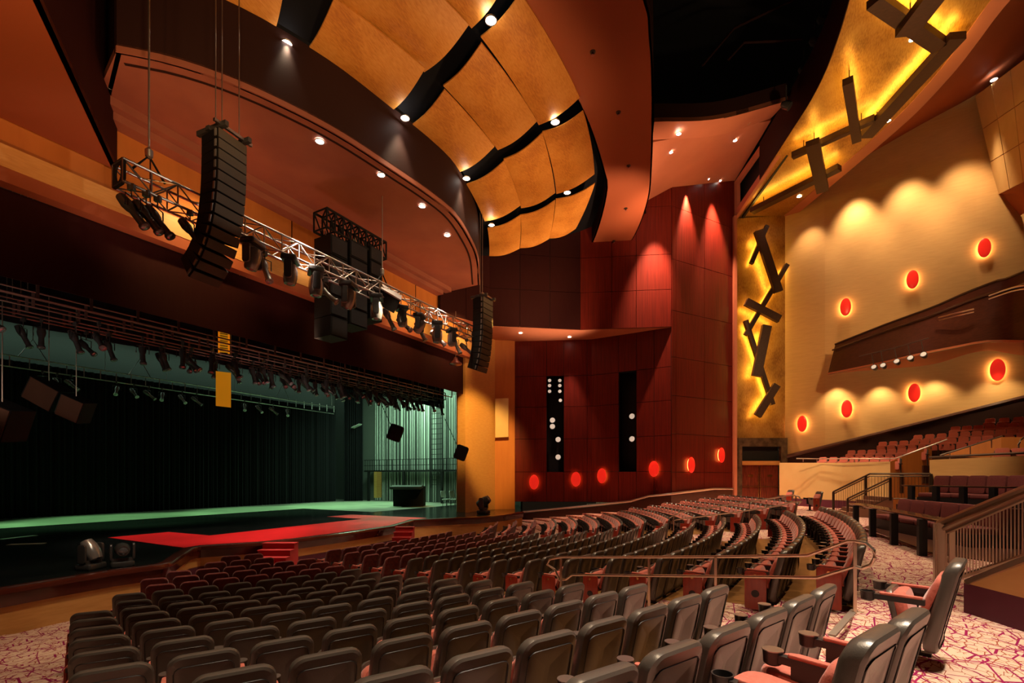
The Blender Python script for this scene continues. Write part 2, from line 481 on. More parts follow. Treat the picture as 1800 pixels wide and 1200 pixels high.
def pol(r, deg, z=0.):
    a = math.radians(deg)
    return Vector((CX+r*math.sin(a), CY-r*math.cos(a), z))
# ---- floor: level cross aisle, then one terrace per row of seats
m = MB()
A0, A1, NA = -62, 62, 124
def aisle(k, d):
    return (-18.6 < d < -11.0) or (11.0 < d < 18.6)
for k in range(0, 17):
    ro = row_r(k)+.12; ri = row_r(k+1)+.12; z = row_z(k)
    if k == 16: ri = 5
    for i in range(NA):
        d0 = A0+(A1-A0)*i/NA; d1 = A0+(A1-A0)*(i+1)/NA; dm = (d0+d1)/2
        x_mid = CX+ro*math.sin(math.radians(dm))
        side = abs(x_mid-CX) > 10.6-max(0, k-6)*.55
        m.cur = 1 if (aisle(k, dm) or side or k > 13) else 0
        a, b, c, d = ring_pt(ro, d0, z), ring_pt(ro, d1, z), ring_pt(ri, d1, z), ring_pt(ri, d0, z)
        m.add([a, b, c, d], [(0, 1, 2, 3)])
        zt = row_z(k-1) if k > 0 else 0
        m.cur = 1 if m.cur == 1 else 2
        m.add([a, b, ring_pt(ro, d1, zt), ring_pt(ro, d0, zt)], [(0, 1, 2, 3)])
m.cur = 1
ro = row_r(0)+.12
for i in range(NA):
    d0 = A0+(A1-A0)*i/NA; d1 = A0+(A1-A0)*(i+1)/NA
    m.add([ring_pt(ro, d0, 0), ring_pt(ro, d1, 0), pol(44, d1), pol(44, d0)], [(0, 1, 2, 3)])
struct('floor', m, ['terrace', 'carpet', 'purple_base'], smooth=False)

# ---- stage
lip_px = [(-160, 1066), (-60, 1048), (0, 1038), (100, 1021), (200, 1005), (262, 997), (283, 994), (300, 989), (318, 975), (337, 964), (353, 961), (463, 954), (522, 948), (600, 938), (691, 925), (727, 914), (790, 911), (843, 909), (887, 905), (920, 900)]
lip = [at_h(x, y, S_Z-EYE) for x, y in lip_px]
back = [(36, 20), (36, 40), (-6, 40), (-6, 18)]
m = MB(); m.prism([(p.x, p.y) for p in lip]+back, S_Z-.06, S_Z)
struct('stage_floor', m, 'stage_black', smooth=False)
# curved wooden lip with a rounded nose
def off(line, d):
    out = []
    for i, p in enumerate(line):
        t = (line[min(i+1, len(line)-1)]-line[max(i-1, 0)]); t.z = 0; t.normalize()
        out.append(p+Vector((t.y, -t.x, 0))*d)
    return out
o1 = off(lip, -.25); o2 = off(lip, .02); o3 = off(lip, .05)
m = MB()
prof = [(-.22, .0), (-.2, .035), (-.02, .035), (.03, .02), (.05, -.02), (.05, -.08), (.0, -.1), (-.02, -.34), (-.22, -.34)]
rings = [off(lip, d) for d, _ in prof]
n = len(lip); vs = []; fs = []
for (d, z), line in zip(prof, rings): vs += [p+Vector((0, 0, z)) for p in line]
for j in range(len(prof)):
    jn = (j+1) % len(prof)
    for i in range(n-1): fs.append((j*n+i, j*n+i+1, jn*n+i+1, jn*n+i))
m.add(vs, fs)
struct('trim_1', m, 'lip_wood')
# apron wall in gold wood, purple base at the pit
inw = off(lip, -.08); inw2 = off(lip, -.2)
m = MB(); m.strip([Vector((p.x, p.y, S_Z-.32)) for p in inw], [Vector((p.x, p.y, -1.18 if 7 <= i <= 14 else -1.5)) for i, p in enumerate(inw)], (0, .05, 0))
m.cur = 1
m.strip([Vector((p.x, p.y, -1.16)) for p in inw[6:16]], [Vector((p.x, p.y, -1.5)) for p in inw[6:16]], (0, .05, 0))
struct('wall_stage_apron', m, ['gold_wood', 'purple_base'])
# grey back half of the stage deck beyond the black dance floor
m = MB(); m.prism([(-6, 29.2), (22.1, 29.2), (22.0, 22.6), (36, 22.6), (36, 40), (-6, 40)], S_Z, S_Z+.006)
struct('floor_stage_rear', m, 'stage_grey', smooth=False)
m = MB(); m.box((12, 39.2, 6), (60, .3, 16)); struct('wall_stage_back', m, 'stage_wall')
m = MB(); m.box((33.2, 29, 6), (.3, 22, 16)); struct('wall_stage_wing', m, 'stage_wall')

# ---- proscenium: gold header strip, orange wall above it, red valance below
PY = 17.2
yl = at_y(-120, 0, PY).x
HB = EYE+8.3; HT = EYE+10.5
m = MB(); m.box((12.0, PY+.35, (HB+HT)/2), (19.8+6, .3, HT-HB+.3))
struct('wall_proscenium', m, 'orange_wall')
m = MB()
for i in range(8):
    x = 2.6+i*2.5
    m.box((x, PY+.195, (HB+HT)/2), (.035, .02, HT-HB))
struct('trim_2', m, 'maroon_wall')
m = MB(); m.box((12.5, PY-.05, EYE+8.02), (26.5, .35, .56)); m.cur = 1
m.box((12.5, PY+.0, EYE+7.56), (26.5, .4, .36))
struct('trim_3', m, ['gold_wood', 'soffit_brown'])
# gold side pillar of the opening
pa = Vector((24.7, 17.3)); pb = Vector((28.1, 17.3)); pc = Vector((29.0, 16.3))
m = MB(); m.prism([(24.7, 17.3), (28.1, 17.3), (28.1, 18.2), (24.9, 18.2)], -1.5, EYE+9.4)
struct('pillar_opening', m, 'gold_wood')
m = MB(); m.prism([(28.1, 17.3), (29.0, 16.25), (29.6, 16.9), (28.4, 18.2)], -1.5, EYE+9.4)
struct('pillar_side', m, 'orange_wall')
m = MB(); m.box((24.66, 17.6, 4), (.12, .6, 11.4)); struct('trim_4', m, 'gold_wood')
# ---- left: orange soffit over the audience side, dark wall rising from its edge
H7 = EYE+9.1
e = [(6.7, 17.3), (3.57, 12.4), (1.2, 8.7), (-14, 8.7), (-14, 17.3)]
m = MB(); m.prism(e, H7, H7+.15); struct('ceiling_left_ledge', m, 'soffit_brown', smooth=False)
m = MB()
for a, b in (((6.7, 17.3), (3.57, 12.4)), ((3.57, 12.4), (1.2, 8.7)), ((1.2, 8.7), (-2, 4))):
    m.slab([(a[0], a[1], H7), (b[0], b[1], H7), (b[0], b[1], H7+9), (a[0], a[1], H7+9)], (-.1, .06, 0))
struct('wall_left_upper', m, 'maroon_wall')
m = MB(); m.box((-3.6, PY+.3, EYE+8.7), (20, .3, 1.0)); struct('wall_left_header', m, 'orange_wall')
# ---- portal soffit with its curved edge
HS = EYE+10.8
pk = [(205, 90), (300, 110), (400, 143), (500, 187), (600, 240), (700, 305), (760, 346), (800, 380), (826, 420), (840, 455), (843, 500)]
PC = curve_pts([at_h(x, y, 10.8) for x, y in pk], 40)
m = MB(); pl = [(p.x, p.y) for p in PC]+[(22.7, 17.6), (6.2, 17.6)]
m.prism(pl, HS, HS+.2); struct('ceiling_portal', m, 'portal_soffit', smooth=False)
m = MB(); m.strip([p+Vector((0, 0, -.02)) for p in off(PC, .02)], [p+Vector((0, 0, .14)) for p in off(PC, .02)], (0, .05, 0)); struct('trim_15', m, 'portal_soffit')
m = MB()   # dark reveal line near the edge
PC2 = off(PC, -.35); m.strip([p+Vector((0, 0, -.012)) for p in PC2], [p+Vector((0, 0, -.012)) for p in off(PC, -.43)], (0, 0, .02))
struct('trim_5', m, 'maroon_ceiling')
m = MB()   # curved fascia above the edge
m.strip(PC, [p+Vector((0, 0, 2.2)) for p in PC], (0, .12, 0))
a, b = PC[0], Vector((6.4, 17.4, HS))
m.slab([a, b, b+Vector((0, 0, 2.2)), a+Vector((0, 0, 2.2))], (.1, 0, 0))
struct('wall_portal_fascia', m, 'maroon_ceiling')
m = MB()   # stepped moulding where the soffit meets the wall
m.box((14.0, PY-.1, HS-.12), (16.6, .9, .24)); m.box((13.9, PY+.02, HS-.34), (16.0, .6, .24))
struct('trim_6', m, 'portal_soffit')
# ---- far upper wall (shade put into its colour) and ledge soffit, then lower wall in red wood panels
def xy(px, z): p = wd(px, 0, z); return Vector((p.x, p.y))
U = [xy(773, 27.6), xy(860, 30), xy(1020, 30.8), xy(1180, 30.2)]
Lw = [xy(905, 33.4), xy(1040, 32.9), xy(1180, 30.25)]
LEDGE = EYE+9.36
WE = xy(1290, 33.0)
zl = [EYE+q for q in (-1.7, .3, 2.6, 4.9, 7.1, 9.36)]
zu = [EYE+q for q in (9.36, 11.7, 13.9, 16.9, 19.2, 22)]
def tiles(name, a, b, us, zs, material, skip=(), out=.05, gap=.03, backing='black'):
    """panelled wall: thick boards with joints between them over a dark backing"""
    d = (b-a); L = d.length; d.normalize(); nrm = Vector((d.y, -d.x))
    mid = (a+b)/2
    if nrm.dot(-mid) < 0: nrm = -nrm
    m = MB(); m.cur = 1
    def cell(u0, u1, z0, z1, o0, o1):
        P = [a+d*(u0*L), a+d*(u1*L)]
        q = [P[0]+nrm*o0, P[1]+nrm*o0, P[1]+nrm*o1, P[0]+nrm*o1]
        m.prism([(p.x, p.y) for p in q], z0, z1)
    for i in range(len(us)-1):
        for j in range(len(zs)-1):
            if (i, j) in skip: continue
            m.cur = 1; cell(us[i], us[i+1], zs[j], zs[j+1], -.25, 0)
            m.cur = 0; g = gap/L/2
            cell(us[i]+g, us[i+1]-g, zs[j]+gap/2, zs[j+1]-gap/2, 0, out)
    return struct(name, m, [material, backing], smooth=False)
def upx(px, a, b):      # fraction along a wall seen at column px
    p = at_wall(px, 800, a, b); return (Vector((p.x, p.y))-a).length/(b-a).length
tiles('wall_far_upper_1', U[0], U[1], [0, .5, 1], zu, 'maroon_wall')  # same wood as the red panels, with less light put into the colour
tiles('wall_far_upper_2', U[1], U[2], [0, .33, .66, 1], zu, 'maroon_wall')  # shade in the colour here too
cl = [0, .35, upx(1118, U[2], U[3]), 1]
tiles('wall_far_upper_3', U[2], U[3], cl, zu, 'red_wood')
zc = [EYE+q for q in (-1.7, .3, 2.7, 5.1, 7.5, 10.4, 13.6, 16.9, 20.3)]
c3 = [0, upx(1187, U[3], WE), upx(1237, U[3], WE), 1]
tiles('wall_far_corner', U[3], WE, c3, zc, 'red_wood')
zl2 = [EYE+q for q in (-1.7, .35, 2.6, 4.8, 6.9, 9.36)]
c1 = [0, upx(961, Lw[0], Lw[1]), upx(991, Lw[0], Lw[1]), upx(1032, Lw[0], Lw[1]), 1]
tiles('wall_far_lower_1', Lw[0], Lw[1], c1, zl2, 'red_wood', skip={(1, 1), (1, 2), (1, 3)})
c2 = [0, upx(1088, Lw[1], Lw[2]), upx(1119, Lw[1], Lw[2]), upx(1150, Lw[1], Lw[2]), 1]
tiles('wall_far_lower_2', Lw[1], Lw[2], c2, zl2, 'red_wood', skip={(1, 1), (1, 2), (1, 3)})
m = MB()   # dark recesses behind the two lighting slots
for (p0, p1, a, b) in ((955, 997, Lw[0], Lw[1]), (1083, 1124, Lw[1], Lw[2])):
    q0 = at_wall(p0, 800, a, b); q1 = at_wall(p1, 800, a, b); d = (q1-q0).normalized(); nn = Vector((d.y, -d.x, 0))
    if nn.dot(q0) < 0: nn = -nn
    for (A, B) in ((q0+nn*1.2, q1+nn*1.2), (q0+nn*.25, q0+nn*1.2), (q1+nn*.25, q1+nn*1.2)):
        m.slab([(A.x, A.y, EYE+.2), (B.x, B.y, EYE+.2), (B.x, B.y, EYE+7.1), (A.x, A.y, EYE+7.1)], nn*.04)
struct('wall_slot_recess', m, 'black')
# ledge soffit
far = [at_h(845, 590, 9.36), at_h(870, 592, 9.36), at_h(908, 600, 9.36), at_h(1040, 596, 9.36), at_h(1180, 575, 9.36)]
near = [Vector((p.x, p.y, LEDGE)) for p in U[1:]]
pl = [(p.x, p.y) for p in near[::-1]]+[(U[0].x, U[0].y), (24.0, 18.2), (29.4, 18)]+[(p.x+.2, p.y+.1) for p in (Lw[0].to_3d(), Lw[1].to_3d())]
m = MB(); m.prism(pl, LEDGE-.02, LEDGE+.1); struct('ceiling_ledge', m, 'soffit', smooth=False)
# handrail ledge along the foot of the far wall
m = MB()
rp = [at_wall(x, y, *( (Lw[0], Lw[1]) if x < 1040 else (Lw[1], Lw[2]) if x < 1180 else (U[3], WE))) for x, y in ((915, 900), (1040, 888), (1108, 881), (1140, 872), (1180, 868), (1255, 859), (1288, 859))]
rp = [p*.985+Vector((0, 0, EYE*.015)) for p in rp]
m.tube(rp, .07, 8); struct('trim_7', m, 'steel')
m = MB(); m.strip([p+Vector((0, 0, -.1)) for p in rp], [Vector((p.x, p.y, -1.5)) for p in rp], (.12, .05, 0)); struct('wall_far_foot', m, 'dark_wood')

# ---- ceiling deck (dark) behind the reflectors
Bpx = [(905, 0), (955, 75), (1000, 150), (1036, 225), (1060, 300), (1065, 335), (1050, 400), (1025, 462)]
Bw = [at_h(x, y, 14.88) for x, y in Bpx]
Bfull = [Vector((-6, 12, EYE+14.88)), Vector((0, 9.6, EYE+14.88)), Vector((7, 7.9, EYE+14.88))]+Bw
BC = curve_pts(Bfull, 60)
Opx = [(1135, 0), (1144, 60), (1148, 130), (1148, 220), (1146, 290), (1140, 350), (1118, 410), (1085, 460)]
Ow = [at_h(x, y, 14.88) for x, y in Opx]
OC = curve_pts([Vector((-7, 8, EYE+14.88)), Vector((0, 5.4, EYE+14.88)), Vector((7, 4.0, EYE+14.88))]+Ow, 60)
m = MB(); m.strip(BC, OC, (0, 0, .25)); struct('ceiling_band', m, 'soffit_brown')
m = MB(); up = Vector((0, 0, 2.5))
m.strip(OC, [p+up for p in OC], (.03, .08, 0)); m.strip(BC, [p+up for p in BC], (.03, -.08, 0))
struct('wall_band_fascia', m, 'maroon_ceiling')
Aext = [Vector((-6, 22, EYE+13.1)), Vector((0, 19, EYE+13.1)), Vector((3.2, 16.8, EYE+13.1))]+[Vector((p.x, p.y, EYE+13.1)) for p in PC[::6]]+[Vector((24.5, 18, EYE+13.1))]
AC = curve_pts(Aext, 60)
m = MB(); m.strip(AC, [p+Vector((0, 0, 1.0)) for p in BC], (0, 0, .1)); struct('ceiling_deck', m, 'black_deck')
m = MB(); m.prism([(24.3, 18.2), (33, 18), (37.5, 6), (33, 6), (28.5, 9)], EYE+16.5, EYE+16.7); struct('ceiling_corner', m, 'black_deck', smooth=False)
# high black void over the auditorium
m = MB(); m.prism([(-20, -30), (60, -30), (60, 24), (-20, 24)], EYE+27, EYE+27.2); struct('ceiling_void', m, 'black', smooth=False)
# ---- orange ceiling to the right of the band
pA = wd(1120, 356, 30.0); pB = wd(1290, 321, 33.2); pC = wd(1385, 176, 24.9); pD = wd(1150, 214, 23.8)
pM0 = wd(1147, 250, 25.2); pM1 = wd(1355, 212, 27.6)
m = MB(); m.slab([pM0, pM1, pB, pA], (0, 0, .15)); struct('ceiling_right_lower', m, 'soffit', smooth=False)
arc = curve_pts([pD, wd(1260, 209, 24.8), pC], 12)
arcm = curve_pts([pM0+Vector((0, 0, .12)), wd(1260, 238, 26.3), pM1+Vector((0, 0, .12))], 12)
m = MB(); m.strip(arc, arcm, (0, 0, .2)); struct('ceiling_right_upper', m, 'soffit')
m = MB(); m.strip(arc, [p+Vector((0, 0, .9)) for p in arc], (.05, .05, 0)); struct('wall_right_fascia', m, 'maroon_ceiling')
# ---- timber clad catwalk slot
zz = 33
sA = wd(1290, 383, 33.0); sB = wd(1290, 322, 33.0)
# side wall of the slot, running towards the camera
q = [wd(1291, 384, 33.0), wd(1398, 226, 24.8), wd(1398, 166, 24.8), wd(1290, 321, 33.0)]
m = MB()
def lerpq(u, v):
    a = q[0].lerp(q[1], u); b = q[3].lerp(q[2], u); return a.lerp(b, v)
cells = [(0, 1, 0, .2), (0, 1, .86, 1), (0, .06, .2, .86), (.5, 1, .2, .86)]
for (u0, u1, v0, v1) in cells:
    m.slab([lerpq(u0, v0), lerpq(u1, v0), lerpq(u1, v1), lerpq(u0, v1)], (.1, -.2, 0))
struct('wall_catwalk_slot', m, 'soffit', smooth=False)
m = MB(); m.slab([p+Vector((.2, -.45, 0)) for p in q], (.1, -.1, 0)); struct('wall_catwalk_recess', m, 'black', smooth=False)
# ---- gold ceiling band with its lip
GH = 17.8
gl = [at_h(x, y, GH) for x, y in ((1530, -120), (1494, 0), (1476, 60), (1452, 125), (1425, 178), (1395, 225), (1345, 302), (1291, 383))]
gr = [at_h(x, y, GH) for x, y in ((1850, -120), (1742, 0), (1690, 72), (1650, 125), (1590, 192), (1535, 243), (1470, 300), (1378, 379))]
gl = curve_pts(gl, 30); gr = curve_pts(gr, 30)
m = MB(); m.strip(gl, gr, (0, 0, .15)); struct('ceiling_gold_band', m, 'gold_leaf')
m = MB(); m.strip([p+Vector((0, 0, -.03)) for p in gr], [p+Vector((.5, -.55, -.03)) for p in gr], (0, 0, .2)); struct('trim_8', m, 'soffit')
gi = gl[:23]
m = MB(); m.strip(gi, [p+Vector((0, 0, 2.2)) for p in gi], (.04, .04, 0)); struct('wall_gold_fascia', m, 'maroon_ceiling')
# ---- brown ceiling beyond it
D0 = xy(1380, 33.0); D1 = xy(1450, 31.5); D2 = xy(1716, 27.7); D3 = xy(1850, 26)
bc = [p+Vector((.1, -.1, .5)) for p in gr]
ow = curve_pts([wd(1960, -40, 24), wd(1800, 105, 26), wd(1716, 168, 27.9), wd(1600, 230, 29.3), wd(1450, 318, 31.5), wd(1380, 372, 33.0)], 30)
m = MB(); m.strip(bc, ow, (0, 0, .15)); struct('ceiling_right', m, 'soffit_brown')
# ---- right wall
m = MB()
for a, b in ((D0, D1), (D1, D2), (D2, D3)):
    m.slab([(a.x, a.y, -1), (b.x, b.y, -1), (b.x, b.y, EYE+24), (a.x, a.y, EYE+19 if a is D0 else EYE+22)], (.2, 0, 0))
struct('wall_right', m, 'tan_wall', smooth=False)
# panelled projection box, upper right
m = MB()
qa, qb = wd(1716, 168, 27.3), wd(1756, 342, 27.3); qc, qd = wd(1860, 290, 21), wd(1860, 60, 21)
def lq(u, v): return qa.lerp(qd, u).lerp(qb.lerp(qc, u), v)
nn = (qd-qa).cross(qb-qa).normalized()
if nn.dot(qa-Vector((0, 0, EYE))) > 0: nn = -nn
m.cur = 1
for i in range(4):
    for j in range(3): m.slab([lq(i/4, j/3), lq((i+1)/4, j/3), lq((i+1)/4, (j+1)/3), lq(i/4, (j+1)/3)], -nn*.15)
m.cur = 0
for i in range(4):
    for j in range(3):
        g = .004
        m.slab([lq(i/4+g, j/3+g), lq((i+1)/4-g, j/3+g), lq((i+1)/4-g, (j+1)/3-g), lq(i/4+g, (j+1)/3-g)], nn*.06)
struct('wall_projection_box', m, ['light_tan', 'soffit_brown'], smooth=False)
m = MB(); m.slab([qb, qc, wd(1860, 330, 24), wd(1766, 400, 28)], (0, 0, .1)); 
m.slab([wd(1756, 342, 27.25), wd(1766, 342, 27.25), wd(1803, 480, 27), wd(1800, 480, 27)], (0, 0, .05)); struct('trim_9', m, 'soffit_brown', smooth=False)
# ---- gold feature wall with marble base and doors
G0 = xy(1290, 33.0); G1 = D0
def gw(px, y, o=0.):
    p = at_wall(px, y, G0, G1); d = (G1-G0).normalized(); nn = Vector((d.y, -d.x, 0))
    if nn.dot(p) > 0: nn = -nn
    return p+nn*o
m = MB(); m.slab([gw(1290, 384), gw(1380, 378), gw(1380, 770), gw(1290, 770)], -gw(1300, 500, 1)+gw(1300, 500)); struct('wall_gold_feature', m, 'gold_leaf', smooth=False)
nf = (gw(1300, 500, 1)-gw(1300, 500))
m = MB()
for (x0, y0, x1, y1) in ((1290, 770, 1380, 785), (1290, 785, 1301, 900), (1369, 785, 1380, 900)):
    m.slab([gw(x0, y0), gw(x1, y0), gw(x1, y1), gw(x0, y1)], nf*.3)
struct('wall_marble_base', m, 'marble', smooth=False)
m = MB(); m.slab([gw(1286, 384), gw(1291, 384), gw(1291, 880), gw(1286, 880)], nf*.4); struct('trim_10', m, 'soffit', smooth=False)
m = MB(); m.slab([gw(1301, 810, -.1), gw(1369, 810, -.1), gw(1369, 817, -.1), gw(1301, 817, -.1)], nf*.25); m.cur = 1
m.slab([gw(1301, 785, -.2), gw(1369, 785, -.2), gw(1369, 810, -.2), gw(1301, 810, -.2)], nf*.05); struct('trim_11', m, ['gold_wood', 'black'], smooth=False)
for n_, (x0, x1, sd) in enumerate(((1302, 1334.4, 1), (1335.4, 1368, -1))):
    m = MB(); m.slab([gw(x0, 817, -.1), gw(x1, 817, -.1), gw(x1, 883, -.1), gw(x0, 883, -.1)], nf*.06)
    d = struct('door_%d' % (n_+1), m, 'door_wood', smooth=False)
    m = MB(); m.slab([gw(x0, 854.6, -.03), gw(x1, 854.6, -.03), gw(x1, 855.8, -.03), gw(x0, 855.8, -.03)], nf*.08); m.build('push_bar', 'brass', d)
    xe = 1332.6 if sd > 0 else 1336
    m = MB(); m.slab([gw(xe, 820, -.03), gw(xe+1.2, 820, -.03), gw(xe+1.2, 880, -.03), gw(xe, 880, -.03)], nf*.03); m.build('edge_strip', 'brass', d)
    xm = (x0+x1)/2-3
    m = MB(); m.slab([gw(xm, 834, -.03), gw(xm+9, 834, -.03), gw(xm+9, 838, -.03), gw(xm, 838, -.03)], nf*.02); m.build('door_plate', 'brass', d)
# ================================================================== THEATRE SEATS
def back_y(z):      # profile of the seat back, leaning away
    return -.02-.16*max(0, (z-.42)/.5)**1.15+.03*math.sin(max(0, min(1, (z-.3)/.45))*math.pi)
def fb(off_y, z0):
    return lambda p: Vector((p.x*(1+.05*math.sin((p.z/.66)*math.pi)), p.y+off_y+back_y(p.z+z0), p.z+z0))
SEAT_MESH = {}
def seat_meshes(burgundy):
    key = 'b' if burgundy else 'p'
    if key in SEAT_MESH: return SEAT_MESH[key]
    D = {}
    m = MB(); m.pillow(.495, .80, .115, r=.095, k=5, fn=fb(-.015, .15), ed=.8); D['back_shell'] = m.mesh('back_shell', 'burgundy' if burgundy else 'plastic')
    m = MB()   # raised outline on the shell
    f = fb(-.072, .15); pts = []
    for (sx, sz, a0) in ((1, 1, 0), (-1, 1, 90), (-1, -1, 180), (1, -1, 270)):
        for q in range(4):
            an = math.radians(a0+30*q); pts.append(f(Vector((sx*.15+.05*math.cos(an), 0, .38+sz*.28+.05*math.sin(an)))))
    m.tube(pts, .0045, 4, closed=True); D['back_outline'] = m.mesh('back_outline', 'seat_black')
    m = MB(); m.pillow(.43, .48, .07, r=.08, k=4, fn=fb(.035, .34), ed=.7); D['back_cushion'] = m.mesh('back_cushion', 'fabric' if not burgundy else 'burgundy')
    # seat folded up
    m = MB(); m.pillow(.44, .36, .11, r=.10, k=4, M=Matrix.Rotation(math.radians(-12), 3, 'X'), c=(0, .11, .29), ed=.6); D['seat_cushion'] = m.mesh('seat_cushion', 'fabric')
    m = MB(); m.pillow(.44, .37, .05, r=.10, k=4, M=Matrix.Rotation(math.radians(-12), 3, 'X'), c=(0, .175, .29)); D['seat_pan'] = m.mesh('seat_pan', 'plastic')
    # seat folded down
    m = MB(); m.pillow(.47, .46, .13, r=.12, k=4, M=Matrix.Rotation(math.radians(-86), 3, 'X'), c=(0, .04, .43), ed=.7); D['seat_down'] = m.mesh('seat_cushion', 'fabric')
    m = MB(); m.pillow(.45, .44, .05, r=.11, k=4, M=Matrix.Rotation(math.radians(-86), 3, 'X'), c=(0, .05, .35)); D['pan_down'] = m.mesh('seat_pan', 'plastic')
    # armrest at the right-hand side
    m = MB(); m.box((.28, .17, .595), (.055, .36, .045)); m.cur = 1
    m.pillow(.05, .30, .03, r=.02, k=2, M=Matrix.Rotation(math.radians(-90), 3, 'X'), c=(.28, .0, .625)); D['armrest'] = m.mesh('armrest', ['seat_black', 'fabric'])
    m = MB(); m.lathe([(.038, 0), (.050, .01), (.054, .075), (.057, .08), (.057, .084), (.049, .084), (.045, .02)], c=(.28, .385, .55), n=16)
    D['cup_holder'] = m.mesh('cup_holder', 'seat_black')
    m = MB(); m.lathe([(.050, 0), (.058, 0), (.058, .006), (.050, .006)], c=(.28, .385, .633), n=16); D['cup_rim'] = m.mesh('cup_rim', 'truss_alu')
    m = MB(); m.box((.28, .12, .30), (.035, .09, .58)); m.box((.28, .14, .45), (.03, .28, .27)); m.box((.28, .13, .015), (.08, .26, .03)); m.box((.14, .08, .38), (.28, .05, .05)); m.box((-.12, .08, .38), (.30, .05, .05))
    D['leg'] = m.mesh('leg', 'seat_black')
    for s, nm in ((1, 'end_r'), (-1, 'end_l')):
        m = MB(); m.pillow(.30, .57, .03, r=.03, k=2, M=Matrix.Rotation(math.radians(90), 3, 'Z'), c=(s*.315, .17, .04)); D[nm] = m.mesh('end_panel', 'end_wood')
        m = MB(); m.lathe([(.024, 0), (.024, .006)], c=(s*.333, .17, .545), n=12, M=Matrix.Rotation(math.radians(90*s), 3, 'Y')); D[nm+'_badge'] = m.mesh('row_badge', 'brass')
        m = MB(); m.lathe([(.055, 0), (.055, .006)], c=(s*.333, .17, .28), n=16, M=Matrix.Rotation(math.radians(90*s), 3, 'Y')); D[nm+'_light'] = m.mesh('aisle_light', 'seat_black')
    # left arm for row ends
    m = MB(); m.box((-.28, .17, .595), (.055, .36, .045)); m.cur = 1
    m.pillow(.05, .30, .03, r=.02, k=2, M=Matrix.Rotation(math.radians(-90), 3, 'X'), c=(-.28, .0, .625)); D['arm_l'] = m.mesh('armrest', ['seat_black', 'fabric'])
    m = MB(); m.lathe([(.038, 0), (.050, .01), (.054, .075), (.057, .08), (.057, .084), (.049, .084), (.045, .02)], c=(-.28, .385, .55), n=16); D['cup_l'] = m.mesh('cup_holder', 'seat_black')
    SEAT_MESH[key] = D
    return D
PROTO = {}
def seat_proto(kind, end, down=False, burg=False):
    key = (kind, end, down, burg)
    if key in PROTO: return PROTO[key], False
    D = seat_meshes(burg)
    t = thing('theatre_seat', 'x', 'seat')
    def part(nm, me, par):
        o = bpy.data.objects.new(nm, D[me]); COL.objects.link(o); o.parent = par; return o
    part('back_cushion', 'back_cushion', t)
    s = part('back_shell', 'back_shell', t)
    if kind == 'near' and not burg: part('outline_moulding', 'back_outline', s)
    part('seat_cushion', 'seat_down' if down else 'seat_cushion', t)
    part('seat_pan', 'pan_down' if down else 'seat_pan', t)
    a = part('armrest', 'armrest', t); c = part('cup_holder', 'cup_holder', a)
    if kind == 'near': part('cup_holder_rim', 'cup_rim', a)
    part('leg', 'leg', t)
    if end and end in 'lL':
        a = part('armrest', 'arm_l', t); part('cup_holder', 'cup_l', a)
    if end and end != 'L':
        e_ = part('end_panel', 'end_'+end, t)
        if end == 'l' or kind == 'near': part('row_badge', 'end_'+end+'_badge', e_); part('aisle_light', 'end_'+end+'_light', e_)
    PROTO[key] = t
    return t, True
def seat_matrix(x, y, z, rz): return Matrix.Translation((x, y, z)) @ Matrix.Rotation(rz, 4, 'Z')
def cam_of(x, y, z):
    cz = x*CS+y*SN; cx = x*SN-y*CS
    return (HX+F*cx/cz, HY-F*(z-EYE)/cz, cz) if cz > .1 else (9e9, 9e9, cz)
PITCH = .56
LEFT_X = {0: .6, 1: .8, 2: 1.45, 3: 1.62, 4: 1.85, 5: 2.0, 6: 2.2, 7: 2.65, 8: 3.0, 9: 3.75, 10: 4.2, 11: 4.85, 12: 5.1, 13: 5.7, 14: 7.1, 15: 7.5, 16: 8.3}
RIGHT_X = {0: 28.4, 1: 28.0, 2: 27.6, 3: 27.2, 4: 26.6, 5: 26.0, 6: 25.2, 7: 24.4, 8: 23.8, 9: 23.0, 10: 22.4, 11: 21.7, 12: 21.3, 13: 20.7}
seats = []          # (z, x, y, floor, rz, block, k, i, end, burg)
for k in range(0, 17):
    r = row_r(k); st = math.degrees(PITCH/r)
    # left block: from the aisle outward
    d = -18.0-st/2 if k < 14 else -16.5-st/2; i = 0; row = []
    while True:
        p = pol(r, d)
        if p.x < LEFT_X[k]: break
        row.append(('left', i, d)); d -= st; i += 1
    if row: seats += [(k, b, i, d, 'r' if i == 0 else ('l' if i == len(row)-1 else '')) for b, i, d in row]
    if k <= 14:
        st = math.degrees(PITCH/(36-DR*k)); d = -8.3+st/2; i = 0; row = []
        lim = 8.3
        while d < lim-st/2+.01:
            row.append(('centre', i, d)); d += st; i += 1
        seats += [(k, b, i, d, 'l' if i == 0 else ('r' if i == len(row)-1 else '')) for b, i, d in row]
    if k <= 13:
        st = math.degrees(PITCH/r); d = 18.0+st/2; i = 0; row = []
        while True:
            p = pol(r, d)
            if p.x > RIGHT_X[k]: break
            row.append(('far', i, d)); d += st; i += 1
        seats += [(k, b, i, d, 'l' if i == 0 else ('r' if i == len(row)-1 else '')) for b, i, d in row]
def spol(k, b, d):
    if b == 'centre':
        a = math.radians(d); r = 36-DR*k
        return Vector((CX+r*math.sin(a), 34.94-r*math.cos(a), row_z(k)))
    return pol(row_r(k), d, row_z(k))
vis = []
